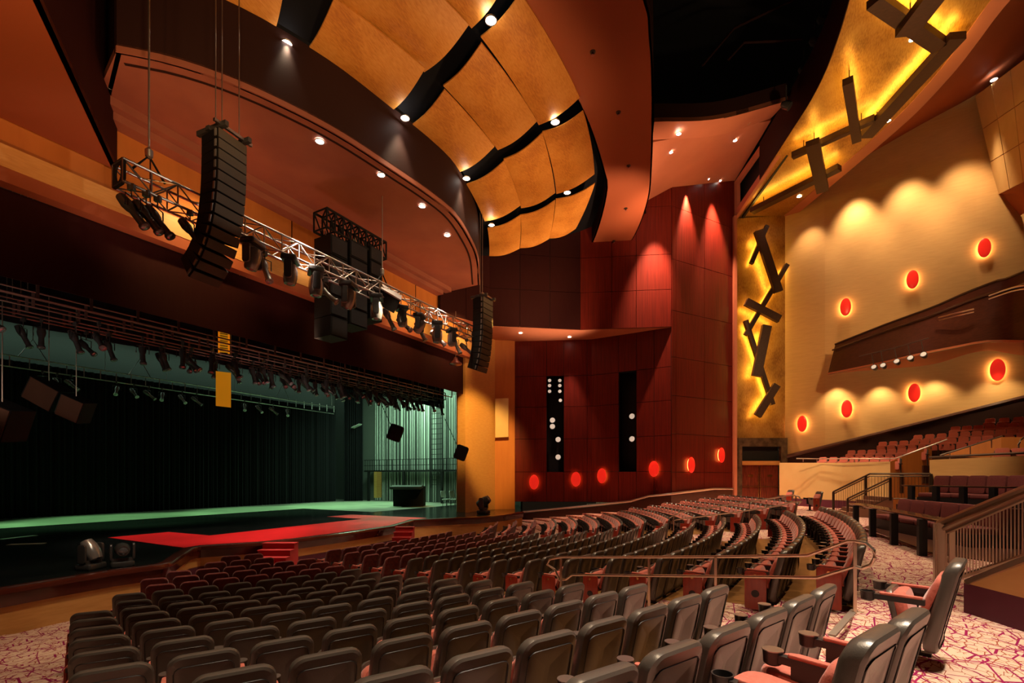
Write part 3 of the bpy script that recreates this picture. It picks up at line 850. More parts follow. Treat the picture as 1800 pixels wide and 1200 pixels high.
for (k, b, i, d, e_) in seats:
    p = spol(k, b, d); px, py, z = cam_of(p.x, p.y, p.z+.9)
    if b == 'left' and (k == 16 or k == 15 and px > 452 or k == 14 and px > 490 or k == 13 and px > 550): continue
    if z < .3 or not (-60 < px < 1860) or py > 1330: continue
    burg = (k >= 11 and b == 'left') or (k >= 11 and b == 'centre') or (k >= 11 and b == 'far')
    vis.append((z, k, b, i, d, e_, burg))
# the walls of backs hide most of the far halves: rank by distance, the far ends of long rows last
vis.sort(key=lambda s: s[0])
BN = {'left': 'left block', 'centre': 'middle block', 'far': 'far right block'}
GR = {'left': 'seats of the left block', 'centre': 'seats of the middle block', 'far': 'seats of the far right block'}
n_ind = 300-5
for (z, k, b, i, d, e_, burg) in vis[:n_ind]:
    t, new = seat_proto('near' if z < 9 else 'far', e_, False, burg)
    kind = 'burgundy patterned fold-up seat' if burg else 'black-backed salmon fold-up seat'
    where = {'left': ' from the brass rail', 'centre': ' from the brass rail', 'far': ' from the far rail'}[b]
    lab = '%s, %s%s, %s row down, %s' % (kind, nth(i), where, nth(k), BN[b])
    p = spol(k, b, d)
    jit = math.radians(random.uniform(-.8, .8))
    if new:
        t.location = p; t.rotation_euler = (0, 0, math.radians(d)+jit); t['label'] = lab; t['group'] = GR[b]
    else: dup(t, p, (0, 0, math.radians(d)+jit), lab, GR[b])
# the rest, farther away, as one body of seats
import numpy as np
def np_mesh(me):
    v = np.empty(len(me.vertices)*3); me.vertices.foreach_get('co', v); v = v.reshape(-1, 3)
    return v, [tuple(p.vertices) for p in me.polygons]
def lite(kind):
    m = MB()
    bg = kind == 'b'
    m.cur = 1 if bg else 0
    def lp(w, h, t, oy, z0, c):
        m.cur = c
        f = fb(oy, z0); pts = [(-w/2, 0), (w/2, 0), (w/2, h*.88), (w/2-.06, h), (-w/2+.06, h), (-w/2, h*.88)]
        vs = [f(Vector((x, -t/2, z))) for x, z in pts]+[f(Vector((x, t/2, z))) for x, z in pts]
        mid = [f(Vector((x, y, h*.5))) for y in (-t/2, t/2) for x in (-w/2, w/2)]
        m.add(vs, [tuple(range(6))[::-1], tuple(range(6, 12))]+[(q, (q+1) % 6, 6+(q+1) % 6, 6+q) for q in range(6)])
    lp(.50, .78, .07, -.03, .15, 1 if bg else 0)
    lp(.45, .52, .08, .035, .34, 1 if bg else 2)
    m.cur = 2; m.box((0, .12, .53), (.45, .11, .40)); m.cur = 0; m.box((0, .19, .53), (.44, .02, .38))
    m.cur = 3; m.box((.28, .19, .60), (.055, .42, .05)); m.box((.28, .12, .3), (.035, .09, .58)); m.lathe([(.045, 0), (.047, .08)], c=(.28, .4, .56), n=8)
    return m
rest = vis[n_ind:]
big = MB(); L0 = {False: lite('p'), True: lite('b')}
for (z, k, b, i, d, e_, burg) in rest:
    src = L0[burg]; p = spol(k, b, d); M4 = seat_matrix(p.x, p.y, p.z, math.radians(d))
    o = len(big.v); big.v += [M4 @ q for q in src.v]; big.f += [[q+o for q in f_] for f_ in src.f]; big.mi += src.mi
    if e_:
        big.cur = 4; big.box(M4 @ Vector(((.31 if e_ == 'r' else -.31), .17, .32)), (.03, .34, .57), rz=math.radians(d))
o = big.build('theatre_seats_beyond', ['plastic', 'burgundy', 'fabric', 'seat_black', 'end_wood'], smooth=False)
o['kind'] = 'stuff'; tag(o, 'distant curving rows of salmon and black theatre seats before the far wall', 'seats')
# single seats along the cross aisle
def lone(px, z, lab, end='', down=False, h=.92, rot=None, burg=False):
    p = wd(px, 900, z)
    dx, dy = p.x-CX, p.y-CY
    rz = math.atan2(dx, -dy) if rot is None else rot
    key_t, new = seat_proto('near' if z < 9 else 'far', end, down, burg)
    t = key_t if new else dup(key_t)
    t.location = (p.x, p.y, 0); t.rotation_euler = (0, 0, rz); t['label'] = lab; t['group'] = 'single seats on the cross aisle'
lone(1521, 2.66, 'seat lowered, grey back, right one of the pair at the bottom right edge', '', True)
lone(1455, 2.37, 'seat lowered, grey back, left one of the pair at the bottom right edge', 'L', True)
lone(1631, 4.25, 'lone salmon seat with folded cushion standing on the patterned carpet before the slatted railing', 'L', False)
lone(1385, 26.5, 'small salmon seat on the far cross aisle between the doors and rail loop', 'l')
lone(1434, 23.5, 'small salmon seat against the tan wall beyond the far rail loop', 'l')

# ================================================================== HANDRAILS
def rail(name, label, top, low, posts, r=.022, loops=True, material='rail_bronze', group=None):
    t = thing(name, label, 'handrail', posts[0][1], 0, group)
    m = MB(); m.tube(top, r, 8); m.build('top_rail', material, t)
    m = MB(); m.tube(low, r, 8); m.build('lower_rail', material, t)
    for a, b in posts:
        m = MB(); m.bar(a, b, r*1.6, r*1.6); m.lathe([(.05, 0), (.05, .01), (.03, .02)], c=b, n=12); m.build('post', material, t)
    return t
def vpost(px, py_top, z, zf): p = wd(px, py_top, z); return (p, Vector((p.x, p.y, zf)))
top = [wd(975, 1000, 9.3), wd(962, 992, 9.3), wd(966, 983, 9.25), wd(985, 979, 9.1), wd(1140, 979, 7.9), wd(1300, 978, 7.0), wd(1420, 976, 6.35), wd(1490, 951, 5.95), wd(1503, 951, 5.84), wd(1522, 954, 5.75), wd(1536, 967, 5.68), wd(1538, 980, 5.68), wd(1530, 993, 5.72), wd(1515, 999, 5.8)]
low = [wd(975, 1000, 9.3), wd(984, 1020, 9.25), wd(995, 1018, 9.2), wd(1006, 1010, 9.1), wd(1140, 1011.5, 7.9), wd(1300, 1013, 7.0), wd(1437, 1015, 6.3), wd(1503, 995, 5.84), wd(1515, 999, 5.8)]
def floor_at(x, y):
    r = math.hypot(x-CX, y-CY)
    if r > row_r(0)+.12: return 0
    return row_z(int((row_r(0)+.12-r)/DR))
def vpostf(px, py, z):
    p = wd(px, py, z); return (p, Vector((p.x, p.y, floor_at(p.x, p.y))))
rail('aisle_handrail', 'long brass coloured double handrail running down the near aisle steps', top, low,
     [vpostf(1503, 951, 5.84), vpostf(1258, 979, 7.2), vpostf(1141, 979, 7.9), vpostf(986, 982, 9.15)])
# far aisle rail
tp = [wd(1172, 917, 19.5), wd(1178, 909, 19.3), wd(1196, 900, 19), wd(1330, 880, 18), wd(1385, 871, 17.4), wd(1396, 870, 17.2), wd(1405, 873, 17.1), wd(1409, 881, 17.0), wd(1403, 886, 17.1)]
lo = [wd(1178, 917, 19.5), wd(1190, 913, 19), wd(1300, 899, 18), wd(1372, 888, 17.4), wd(1392, 882, 17.3), wd(1409, 881, 17.0)]
rail('aisle_handrail', 'thin far double handrail between middle block and far right block', tp, lo,
     [vpostf(1399, 870, 17.2), vpostf(1317, 882, 18), vpostf(1266, 889, 18.5), vpostf(1184, 906, 19.2)], r=.025)
# ================================================================== STAGE THINGS
def at_s(px, py): return at_h(px, py, S_Z-EYE)
# red carpet, U shaped, on the stage front
uo = [(8.2, 21.3), (8.2, 16.4)]
lipin = off(lip, -.22)
front = [p for p in lipin if 8.2 < p.x < 20.0]
poly = [(8.0, 21.4), (10.0, 21.4), (10.15, 18.8), (18.1, 19.3), (18.2, 22.1), (19.9, 22.1), (20.2, front[-1].y)]+[(p.x, p.y) for p in front[::-1]]+[(8.0, front[0].y)]
m = MB(); m.prism(poly, S_Z+.004, S_Z+.012)
m.center('stage_runner', 'red_carpet', 'bright red U-shaped carpet laid along the front of the black stage', 'carpet', smooth=False)
m = MB()  # patches of light on the deck, drawn as pale strips
for (a, b) in (((0, 948), (62, 941)), ((15, 957), (78, 955))):
    p, q = at_s(*a), at_s(*b); m.bar(p+Vector((0, 0, .008)), q+Vector((0, 0, .008)), .25, .006)
m.center('painted_light_strip', 'rope_white', 'patches of light drawn as pale strips on the black stage at the left', 'light patch')
# stage steps
def steps(px0, px1, y, label, n=4):
    a, b = at_s(px0, y), at_s(px1, y)
    d = (b-a).normalized(); nn = Vector((d.y, -d.x, 0)); L = (b-a).length
    t = thing('stage_steps', label, 'steps', (a+b)/2+nn*.2+Vector((0, 0, -1.5-S_Z)), math.atan2(d.y, d.x), 'red stage steps')
    for i in range(n+1):
        z = S_Z-.19*i-.0; dep = .30
        c = (a+b)/2+nn*(dep*i+.05)
        m = MB(); m.box((c.x, c.y, (z-1.5)/2), (L, dep, z+1.5), rz=math.atan2(d.y, d.x)); m.build('riser', 'red_step', t)
        m = MB(); m.box((c.x+nn.x*.02, c.y+nn.y*.02, z+.012), (L+.03, dep+.03, .024), rz=math.atan2(d.y, d.x)); m.build('tread', 'red_step', t)
steps(467, 522, 954, 'carpeted red steps cut into the stage front at the left', 4)
steps(697, 728, 926, 'carpeted red steps cut into the stage front at the right', 4)
# moving head lights
def moving_head(label, loc, rz, s=1., head=40, hang=False, grey=True, group='moving head lights', wide=1.):
    t = thing('moving_head_light', label, 'stage light', loc, rz, group)
    sg = -1 if hang else 1
    def P(x, y, z): return Vector((x*s, y*s, z*s*sg))
    m = MB(); m.pillow(.40*s, .30*s, .12*s, r=.04*s, k=3, M=Matrix.Rotation(math.pi/2, 3, 'X'), c=P(0, -.15*0, .06)+Vector((0, .15*s, 0))); m.build('base', 'fixture', t, local=True)
    m = MB()
    m.box(P(0, 0, .15), (.36*s, .12*s, .06*s))
    for x in (-.19, .19):
        m.pillow(.15*s, .36*s, .05*s, r=.05*s, k=3, M=Matrix.Rotation(math.pi/2, 3, 'Z'), c=P(x, 0, .13 if not hang else .49))
    m.build('yoke', 'fixture', t, local=True)
    m = MB(); R = Matrix.Rotation(math.radians(head), 3, 'X')
    prof = [(.04, -.22), (.10, -.20), (.135, -.08), (.14, .05), (.12, .16), (.105, .20), (.09, .20)]
    m.lathe([(r*s*wide, z*s) for r, z in prof], c=P(0, 0, .36), n=20, M=R); h = m.build('head', 'fixture_grey' if grey else 'fixture', t, local=True)
    m = MB(); m.lathe([(.085*s, 0), (.06*s, .02*s), (.01*s, .028*s)], c=P(0, 0, .36)+R @ Vector((0, 0, .195*s)), n=16, M=R); m.build('lens', 'lens', h, local=True)
    return t
p = at_s(160, 1000); moving_head('silver moving head light on the stage lip, left of its pair', p+Vector((0, 0, .0)), .5, 1.25, 150)
p = at_s(215, 995); moving_head('black moving head light on the stage lip, right of its pair', p, -.3, 1.15, 95, grey=False)
p = at_s(850, 903); moving_head('dark moving head light on the far end of the stage lip', p, .2, 2.0, 60, grey=False)

# rear traveller curtain, pleated
def pleats(name, a, b, z0, z1, material, label, n, amp=.12, cat='curtain', parts=8):
    t = None; d = (b-a); L = d.length; d.normalize(); nn = Vector((d.y, -d.x))
    m = MB(); A = []; B = []
    for i in range(n+1):
        u = i/n; o = amp*math.sin(i*math.pi/3)*(.7+.5*math.sin(i*1.7))
        p = a+d*(L*u)+nn*o; A.append((p.x, p.y, z0)); B.append((p.x, p.y, z1))
    m.strip(A, B, (nn.x*.03, nn.y*.03, 0))
    return m.center(name, material, label, cat)
pleats('traveller_curtain', Vector((-6, 35)), Vector((30.3, 35.6)), S_Z+.02, EYE+6.1, 'curtain_black', 'wide black pleated curtain closing the rear of the stage', 700)
pleats('leg_curtain', Vector((30.6, 34.9)), Vector((31.9, 33.9)), S_Z+.02, EYE+9.0, 'curtain_black', 'narrow black side curtain beside the white ropes', 60)
# red-brown valance under the header
pleats('valance_curtain', Vector((-3, 17.5)), Vector((24.6, 17.5)), EYE+5.15, EYE+7.4, 'maroon_wall', 'deep maroon pleated valance across the top of the stage opening', 60, .02)
pleats('border_curtain', Vector((-4, 24.0)), Vector((31, 24.0)), EYE+5.5, EYE+10, 'curtain_black', 'black border curtain hanging behind the rigging', 200, .1)

# wing wall ropes
m = MB(); X = 32.9
rng = random.Random(3)
y = 21.0
ys = []
while y < 33.2:
    ys.append(y); y += .10+.05*rng.random()
m0 = MB(); m1 = MB()
for j, y in enumerate(ys):
    mm = m0 if rng.random() < .62 else m1
    wv = .02+.025*rng.random()
    mm.box((X-.15*rng.random(), y, 4.0), (.03, wv, 9.0))
o = m0.center('counterweight_rope', 'rope_white', 'dense white counterweight ropes on the wing wall', 'ropes'); o['kind'] = 'stuff'
o = m1.center('counterweight_rope', 'rope_dark', 'dark guide ropes between the white wing wall ropes', 'ropes'); o['kind'] = 'stuff'
# gallery in the wing
t = thing('rope_gallery', 'narrow black gallery with balustrade crossing the white ropes', 'gallery', (32.2, 27, S_Z+2.2))
g0 = at_x(632, 828, 32.2); g1 = at_x(812, 828, 32.2); gz = g0.z
m = MB(); m.box((32.4, 27, gz), (1.0, 13.5, .14)); m.build('deck', 'cabinet', t)
m = MB()
for h in (.5, 1.0): m.box((31.9, 27, gz+h), (.05, 13.5, .05))
for i in range(46): m.box((31.9, 20.4+i*.3, gz+.5), (.025, .025, 1.0))
m.build('balustrade', 'cabinet', t)
for i in range(4):
    m = MB(); m.box((31.95, 20.6+i*4.2, (gz+S_Z)/2), (.18, .18, gz-S_Z)); m.build('post', 'cabinet', t)
# rack of ladders / cable ladder
t = thing('cable_ladder', 'tall black cable ladder in front of the white ropes', 'ladder', (31.6, 23.6, S_Z))
a = at_x(757, 840, 31.6); b = at_x(778, 840, 31.6)
m = MB()
for q in (a, b): m.box((31.6, q.y, 5.0), (.06, .06, 8.5))
m.build('stile', 'cabinet', t)
m = MB()
for i in range(20): m.box((31.6, (a.y+b.y)/2, 1.0+i*.42), (.05, abs(a.y-b.y), .045))
m.build('rung', 'cabinet', t)
# covered piano
a = at_s(694, 889); b = at_s(746, 889)
t = thing('covered_upright_piano', 'upright case under a black cover at the back of the wing', 'piano', (a+b)/2)
d = (b-a); L = d.length; d.normalize(); ang = math.atan2(d.y, d.x)
m = MB(); m.box(((a+b)/2)+Vector((0, 0, .75)), (L, 1.0, 1.5), rz=ang); m.build('cover', 'curtain_black', t)
m = MB(); m.pillow(L*1.02, 1.05, .22, r=.1, k=3, M=Matrix.Rotation(ang, 3, 'Z') @ Matrix.Rotation(math.radians(96), 3, 'X'), c=((a+b)/2)+Vector((-d.y*-.5, d.x*-.5, 1.5)).lerp(Vector((-d.y*.5, d.x*.5, 1.5)), 0)+Vector((0, 1, 0))*.0+Vector((-d.y, d.x, 0))*1.0*0); m.build('top_cover', 'rope_dark', t)
# wooden locker and door leaf in the wing
p = at_s(664, 888)
m = MB(); m.box((p.x, p.y, S_Z+1.6), (.5, .3, 2.0)); m.center('tall_locker', 'gold_wood', 'tall yellow wooden locker against the dark wing wall', 'locker')
# chairs in the wing
for j, px in enumerate((785, 800)):
    p = at_s(px, 889)
    t = thing('stage_chair', 'pale chair with thin legs in the wing, ' + ('left of two' if j == 0 else 'right of two'), 'chair', p, 0, 'chairs in the wing')
    m = MB(); m.pillow(.55, .5, .1, r=.05, M=Matrix.Rotation(-math.pi/2, 3, 'X'), c=(0, -.25, .5)); m.build('seat', 'rope_white', t, local=True)
    m = MB(); m.pillow(.55, .5, .08, r=.08, c=(0, .28, .65), M=Matrix.Rotation(-.15, 3, 'X')); m.build('backrest', 'rope_white', t, local=True)
    for sx in (-.22, .22):
        for sy in (-.2, .2): m = MB(); m.box((sx, sy, .25), (.03, .03, .5)); m.build('leg', 'fixture', t, local=True)
# work lamp far left of the wing
p = at_x(617, 752, 30.8)
m = MB(); m.slab([p, p+Vector((0, -.9, .25)), p+Vector((.0, -1.0, .34)), p+Vector((0, -.1, .12))], (.4, 0, 0)); m.center('wing_work_light', 'rope_white', 'thin white lit lamp strip hanging in the dark wing', 'lamp')

# ---- stage battens with lamps, upstage electrics
def batten(label, X0, X1, Y, Z, ladder=.35, n=14, lamps=0, material='batten_pipe', group='lighting battens over the stage', lampname='black spotlight', seed=1):
    r = random.Random(seed)
    t = thing('lighting_batten', label, 'batten', ((X0+X1)/2, Y, Z), 0, group)
    m = MB(); m.tube([(X0, Y, Z), (X1, Y, Z)], .03, 6); m.tube([(X0, Y, Z+ladder), (X1, Y, Z+ladder)], .03, 6)
    m.build('pipe', material, t)
    m = MB()
    for i in range(n+1): m.box((X0+(X1-X0)*i/n, Y, Z+ladder/2), (.07, .03, ladder))
    m.build('strut', material, t)
    m = MB()
    for i in range(5): m.tube([(X0+1+(X1-X0-2)*i/4, Y, Z+ladder), (X0+1+(X1-X0-2)*i/4, Y, Z+ladder+4)], .012, 5)
    m.build('lift_cable', 'chrome_cable', t)
    return t
rows = [(18.1, 4.95, 'front'), (19.3, 5.0, 'second'), (20.6, 5.15, 'third'), (21.9, 5.35, 'fourth'), (23.2, 5.55, 'fifth')]
for j, (Y, h, w_) in enumerate(rows):
    batten('%s double-pipe lighting batten over the stage, counted from the audience' % w_, -2, (24.3, 25.2, 26, 26.6, 27.4)[j], Y, EYE+h, .45, 22, seed=j)
# lamps hung on the battens
prof_protos = {}
def spotlight(label, loc, rz=0., tilt=30, s=1., hang=.25, group='black spotlights over the stage', k=0, shiny=False):
    """profile lantern: clamp, yoke, barrel"""
    key = (round(s, 2), round(hang, 2), tilt, shiny)
    if key in prof_protos:
        return dup(prof_protos[key], loc, (0, 0, rz), label, group)
    t = thing('profile_spotlight', label, 'stage light', loc, rz, group)
    m = MB(); m.box((0, 0, -.04*s), (.06*s, .1*s, .10*s)); m.tube([(0, 0, -.08*s), (0, 0, -hang*s)], .012*s, 6); m.build('clamp', 'fixture', t, local=True)
    m = MB(); z = -hang*s
    m.tube([(-.14*s, 0, z-.2*s), (-.14*s, 0, z), (.14*s, 0, z), (.14*s, 0, z-.2*s)], .012*s, 6); m.build('yoke', 'fixture', t, local=True)
    m = MB(); R = Matrix.Rotation(math.radians(180-tilt), 3, 'X')
    m.lathe([(.04*s, -.28*s), (.075*s, -.26*s), (.09*s, -.12*s), (.075*s, -.02*s), (.055*s, .02*s), (.06*s, .28*s), (.08*s, .30*s), (.08*s, .34*s), (.05*s, .34*s)], c=(0, 0, z-.2*s), n=14, M=R)
    h = m.build('barrel', 'fixture_grey' if shiny else 'fixture', t, local=True)
    m = MB(); m.lathe([(.07*s, 0), (.04*s, .015*s)], c=Vector((0, 0, z-.2*s))+R @ Vector((0, 0, .335*s)), n=12, M=R); m.build('lens', 'lens', h, local=True)
    prof_protos[key] = t
    return t
rng = random.Random(11)
for j, (Y, h, w_) in enumerate(rows[1:]):
    X = 2.0 if j % 2 else 4.5; c = 0
    while X < 25:
        dense = 1.0 if X > 9 else 2.1
        tl = rng.choice([25, 50]); rz = rng.uniform(-.8, .8)
        spotlight('black spotlight %s from the left on the %s batten over the stage' % (nth(c), w_), (X, Y, EYE+h), rz, tl, 1.35, .25)
        c += 1; X += dense*rng.uniform(.8, 1.25)
# rear electric batten (bright grey) and its lamps
bY = 33.6
b0 = at_y(-60, 612, bY); b1 = at_y(587, 716, bY)
t = thing('rear_lighting_batten', 'long pale batten with hanging lamps before the black rear curtain', 'batten', (b0+b1)/2)
m = MB()
for o in (0, -.55): m.tube([b0+Vector((0, 0, o)), b1+Vector((0, 0, o))], .035, 6)
m.build('pipe', 'truss_alu', t)
m = MB()
for px in (58, 246, 497):
    q = at_y(px, 0, bY); x = q.x; z = b0.z
    m.tube([(x-.55, bY, z), (x, bY, z+1.0), (x+.55, bY, z)], .025, 5); m.tube([(x, bY, z+1.0), (x, bY, z+3)], .02, 5)
for px in (185, 293, 413, 583): q = at_y(px, 0, bY); m.tube([(q.x, bY, b0.z), (q.x, bY, b0.z+3)], .015, 5)
m.build('bridle', 'truss_alu', t)
m = MB()
for i in range(30): x = b0.x+(b1.x-b0.x)*i/29; m.box((x, bY, b0.z-.27), (.04, .03, .55))
m.build('strut', 'truss_alu', t)
for c, px in enumerate((75, 100, 125, 205, 235, 262, 285, 320, 345, 430, 455, 480, 505)):
    q = at_y(px, 700, bY); spotlight('small dark lamp %s from the left on the pale rear batten' % nth(c), (q.x, bY, b0.z-.55), (c % 3)*.6-.5, 50, 1.3, .2, 'lamps on the pale rear batten', shiny=True)
# orange banner
t = thing('hanging_banner', 'narrow orange yellow banner hanging among the lighting battens', 'banner', at_y(392, 714, 20.2))
a = at_y(380, 652, 20.2); b = at_y(406, 655, 20.2); c = at_y(406, 716, 20.2); d = at_y(380, 713, 20.2)
m = MB(); m.slab([a, b, c, d], (0, .03, 0)); m.build('lower_panel', 'banner_yellow', t, smooth=False)
a = at_y(384, 568, 20.2); b = at_y(404, 573, 20.2); c = at_y(404, 622, 20.2); d = at_y(384, 620, 20.2)
m = MB()
for i in range(12):
    m.slab([a.lerp(d, i/12), b.lerp(c, i/12), b.lerp(c, (i+.6)/12), a.lerp(d, (i+.6)/12)], (0, .03, 0))
m.slab([a, a.lerp(b, .12), d.lerp(c, .12), d], (0, .03, 0)); m.slab([a.lerp(b, .85), b, c, d.lerp(c, .85)], (0, .03, 0))
m.build('slotted_panel', 'banner_yellow', t, smooth=False)

# ---- speakers hung over the left of the stage
def hung_speaker(label, c, s, rot, cables, group='speakers hanging over the stage', material='grille'):
    t = thing('hanging_speaker', label, 'loudspeaker', c, 0, group)
    M = rot
    m = MB(); m.box((0, 0, 0), s, M=M); m.build('cabinet', 'cabinet', t, local=True, smooth=False)
    m = MB(); m.box(M @ Vector((0, -s[1]/2-.01, 0)), (s[0]*.94, .03, s[2]*.94), M=M); m.build('grille', 'orange_brown', t, local=True, smooth=False)
    m = MB(); m.box(M @ Vector((-s[0]/2-.02, 0, 0)), (.05, s[1]*.9, s[2]*.9), M=M); m.build('bracket', 'truss_alu', t, local=True, smooth=False)
    m = MB(); m.tube([(0, 0, s[2]*.4), (0, 0, 3.6)], .015, 5); m.build('cable', 'chrome_cable', t, local=True)
mat('orange_brown', (.16, .075, .04), .8, bump=.3, scale=80)
def face_rot(az, tilt, roll): return Matrix.Rotation(az, 3, 'Z') @ Matrix.Rotation(tilt, 3, 'X') @ Matrix.Rotation(roll, 3, 'Y')
hung_speaker('brown-faced speaker hanging above the stage, middle of the three', wd(86, 693, 17.5), (1.05, .7, .85), face_rot(-1.0, .15, .55), 1)
hung_speaker('brown-faced speaker hanging above the stage, right one of the three', wd(134, 718, 17.5), (.8, .6, .8), face_rot(-1.0, .15, .45), 1)
hung_speaker('brown-faced speaker at the left picture edge above the stage', wd(4, 738, 14.5), (1.0, .8, 1.0), face_rot(-1.0, .1, .4), 1)
for (px, py, z, sz, lb) in ((690, 759, 28, 1.0, 'black tilted speaker hanging in front of the white ropes'), (806, 794, 28, .9, 'black speaker beside the gold pillar in front of the ropes')):
    p = wd(px, py, z); t = thing('wing_speaker', lb, 'loudspeaker', p)
    m = MB(); m.pillow(sz*.8, sz*.95, sz*.5, r=.12, k=2, M=Matrix.Rotation(-1.0, 3, 'Z') @ Matrix.Rotation(.35, 3, 'Y'), c=(0, 0, -sz/2)); m.build('cabinet', 'cabinet', t, local=True)
    m = MB(); m.tube([(0, 0, .2), (-.3, .8, 2.0)], .02, 5); m.build('cable', 'cabinet', t, local=True)
# dome lamp
p = wd(801, 640, 26.5); t = thing('dome_work_lamp', 'reddish dome lamp hanging below the truss end', 'lamp', p)
m = MB(); m.lathe([(.05, .38), (.1, .35), (.14, .22), (.34, .05), (.36, 0), (.30, -.04), (.02, -.06)], n=20); m.build('shade', 'lamp_dome', t, local=True)
m = MB(); m.tube([(0, 0, .35), (0, 0, 2.9)], .015, 5); m.build('cord', 'chrome_cable', t, local=True)

# ================================================================== FRONT TRUSS
TY = 13.5; TS = .52
t0 = at_y(194, 300, TY); t1 = at_y(834, 590, TY)
tz = EYE+8.25; X0, X1 = 6.05, 24.2
# derive from picture: near end x at column 205, far end at 836
X0 = at_y(207, 300, TY).x; X1 = at_y(838, 590, TY).x
tz = at_y(205, 303, TY).z-.0
tr = thing('lighting_truss', 'long silver box truss hung across the stage front with lamps below', 'truss', ((X0+X1)/2, TY, tz))
ch = [(TY-TS/2, tz+TS/2), (TY+TS/2, tz+TS/2), (TY-TS/2, tz-TS/2), (TY+TS/2, tz-TS/2)]
for (yy, z_) in ch:
    m = MB(); m.tube([(X0, yy, z_), (X1, yy, z_)], .034, 8); m.build('chord', 'truss_alu', tr)
m = MB(); n = 26; st = (X1-X0)/n
for i in range(n+1):
    x = X0+st*i
    for a, b in ((0, 2), (1, 3), (0, 1), (2, 3)):
        if i % 2 == 0 or a == 0 and b == 2: m.tube([(x, *ch[a]), (x, *ch[b])], .02, 5)
m.build('lattice', 'truss_alu', tr)
m = MB()
for i in range(n):
    x = X0+st*i; y_ = x+st
    if i % 2: x, y_ = y_, x
    for a, b in ((0, 2), (1, 3), (0, 1), (3, 2)): m.tube([(x, *ch[a]), (y_, *ch[b])], .018, 5)
m.build('diagonal', 'truss_alu', tr)
for x, nm in ((X0, 'end_plate'), (X1, 'end_plate')):
    m = MB(); h = TS/2+.05; ring = []
    for q in range(16):
        an = 2*math.pi*(q+.5)/16; c_, s_ = math.cos(an), math.sin(an); k_ = h/max(abs(c_), abs(s_)); ring.append((c_, s_, k_))
    A = [(x, TY+c_*k_, tz+s_*k_) for c_, s_, k_ in ring]; B = [(x, TY+c_*.14, tz+s_*.2) for c_, s_, k_ in ring]
    m.strip(A+[A[0]], B+[B[0]], (.04, 0, 0)); m.build(nm, 'cabinet', tr, smooth=False)
for px in (262, 672): # hanging chains
    q = at_y(px, 300, TY)
    t = thing('chain_hoist', 'steel chain with hook lifting the truss at the ' + ('near end' if px < 300 else 'middle'), 'chain hoist', (q.x, TY, tz+TS/2), 0, 'truss chains')
    m = MB(); m.tube([(q.x, TY, tz+TS/2+.55), (q.x, TY, EYE+(12.9 if px < 300 else 10.78))], .022, 6); m.build('chain', 'chrome_cable', t)
    m = MB(); m.tube([(q.x-.35, TY, tz+TS/2), (q.x, TY, tz+TS/2+.5), (q.x+.35, TY, tz+TS/2)], .03, 6); m.build('sling', 'cabinet', t)
    m = MB(); m.lathe([(.03, -.12), (.08, -.08), (.09, .08), (.04, .14)], c=(q.x, TY, tz+TS/2+.55), n=12); m.build('hook', 'truss_alu', t)
zb = tz-TS/2
def trx(px): return at_y(px, 400, TY).x
for c, px in enumerate((222, 248, 268)):
    spotlight('long dark spotlight %s of the group of three under the near truss end' % nth(c), (trx(px), TY-.25, zb), .6, 38, 1.45, .2, 'spotlights under the front truss', k=c)
spotlight('single dark spotlight on the truss just left of the big speaker array', (trx(325), TY-.25, zb), .6, 38, 1.3, .2, 'spotlights under the front truss')
words_ = ['right beside the big speaker array', 'second right of the big speaker array', 'left of the subwoofer column', 'under the middle of the truss', 'right of the subwoofer column', 'third from the far array', 'second from the far array', 'next to the far speaker array', 'right under the tilted speaker']
for c, (px, hd, s_) in enumerate(((437, 195, 1.5), (503, 185, 1.5), (548, 180, 1.6), (606, 200, 1.6), (655, 180, 1.6), (700, 175, 1.4), (731, 215, 1.4), (762, 180, 1.6), (788, 180, 1.4))):
    moving_head('silver moving head under the front truss, '+words_[c % len(words_)], (trx(px), TY-.2, zb-.02), .4+.3*(c % 3), s_, hd-360 if hd > 180 else hd, hang=True, group='moving heads under the front truss')
for c, px in enumerate((473, 580, 690, 716, 745, 775, 808, 826)):
    spotlight('small dark spotlight %s from the big array under the front truss' % nth(c), (trx(px), TY+.2, zb), .5*(c % 3), 50 if c % 2 else 28, 1.45, .15, 'spotlights under the front truss', shiny=True)
# tilted speaker on the truss
p = wd(682, 526, 18.6); t = thing('truss_monitor_speaker', 'black wedge speaker strapped at a tilt on the truss', 'loudspeaker', p)
m = MB(); R = Matrix.Rotation(-.9, 3, 'Z') @ Matrix.Rotation(.6, 3, 'X') @ Matrix.Rotation(.5, 3, 'Y')
m.box((0, 0, 0), (.8, .6, .55), M=R); m.build('cabinet', 'cabinet', t, local=True, smooth=False)
m = MB(); m.box(R @ Vector((0, 0, .3)), (.82, .62, .05), M=R); m.build('side_plate', 'truss_alu', t, local=True, smooth=False)

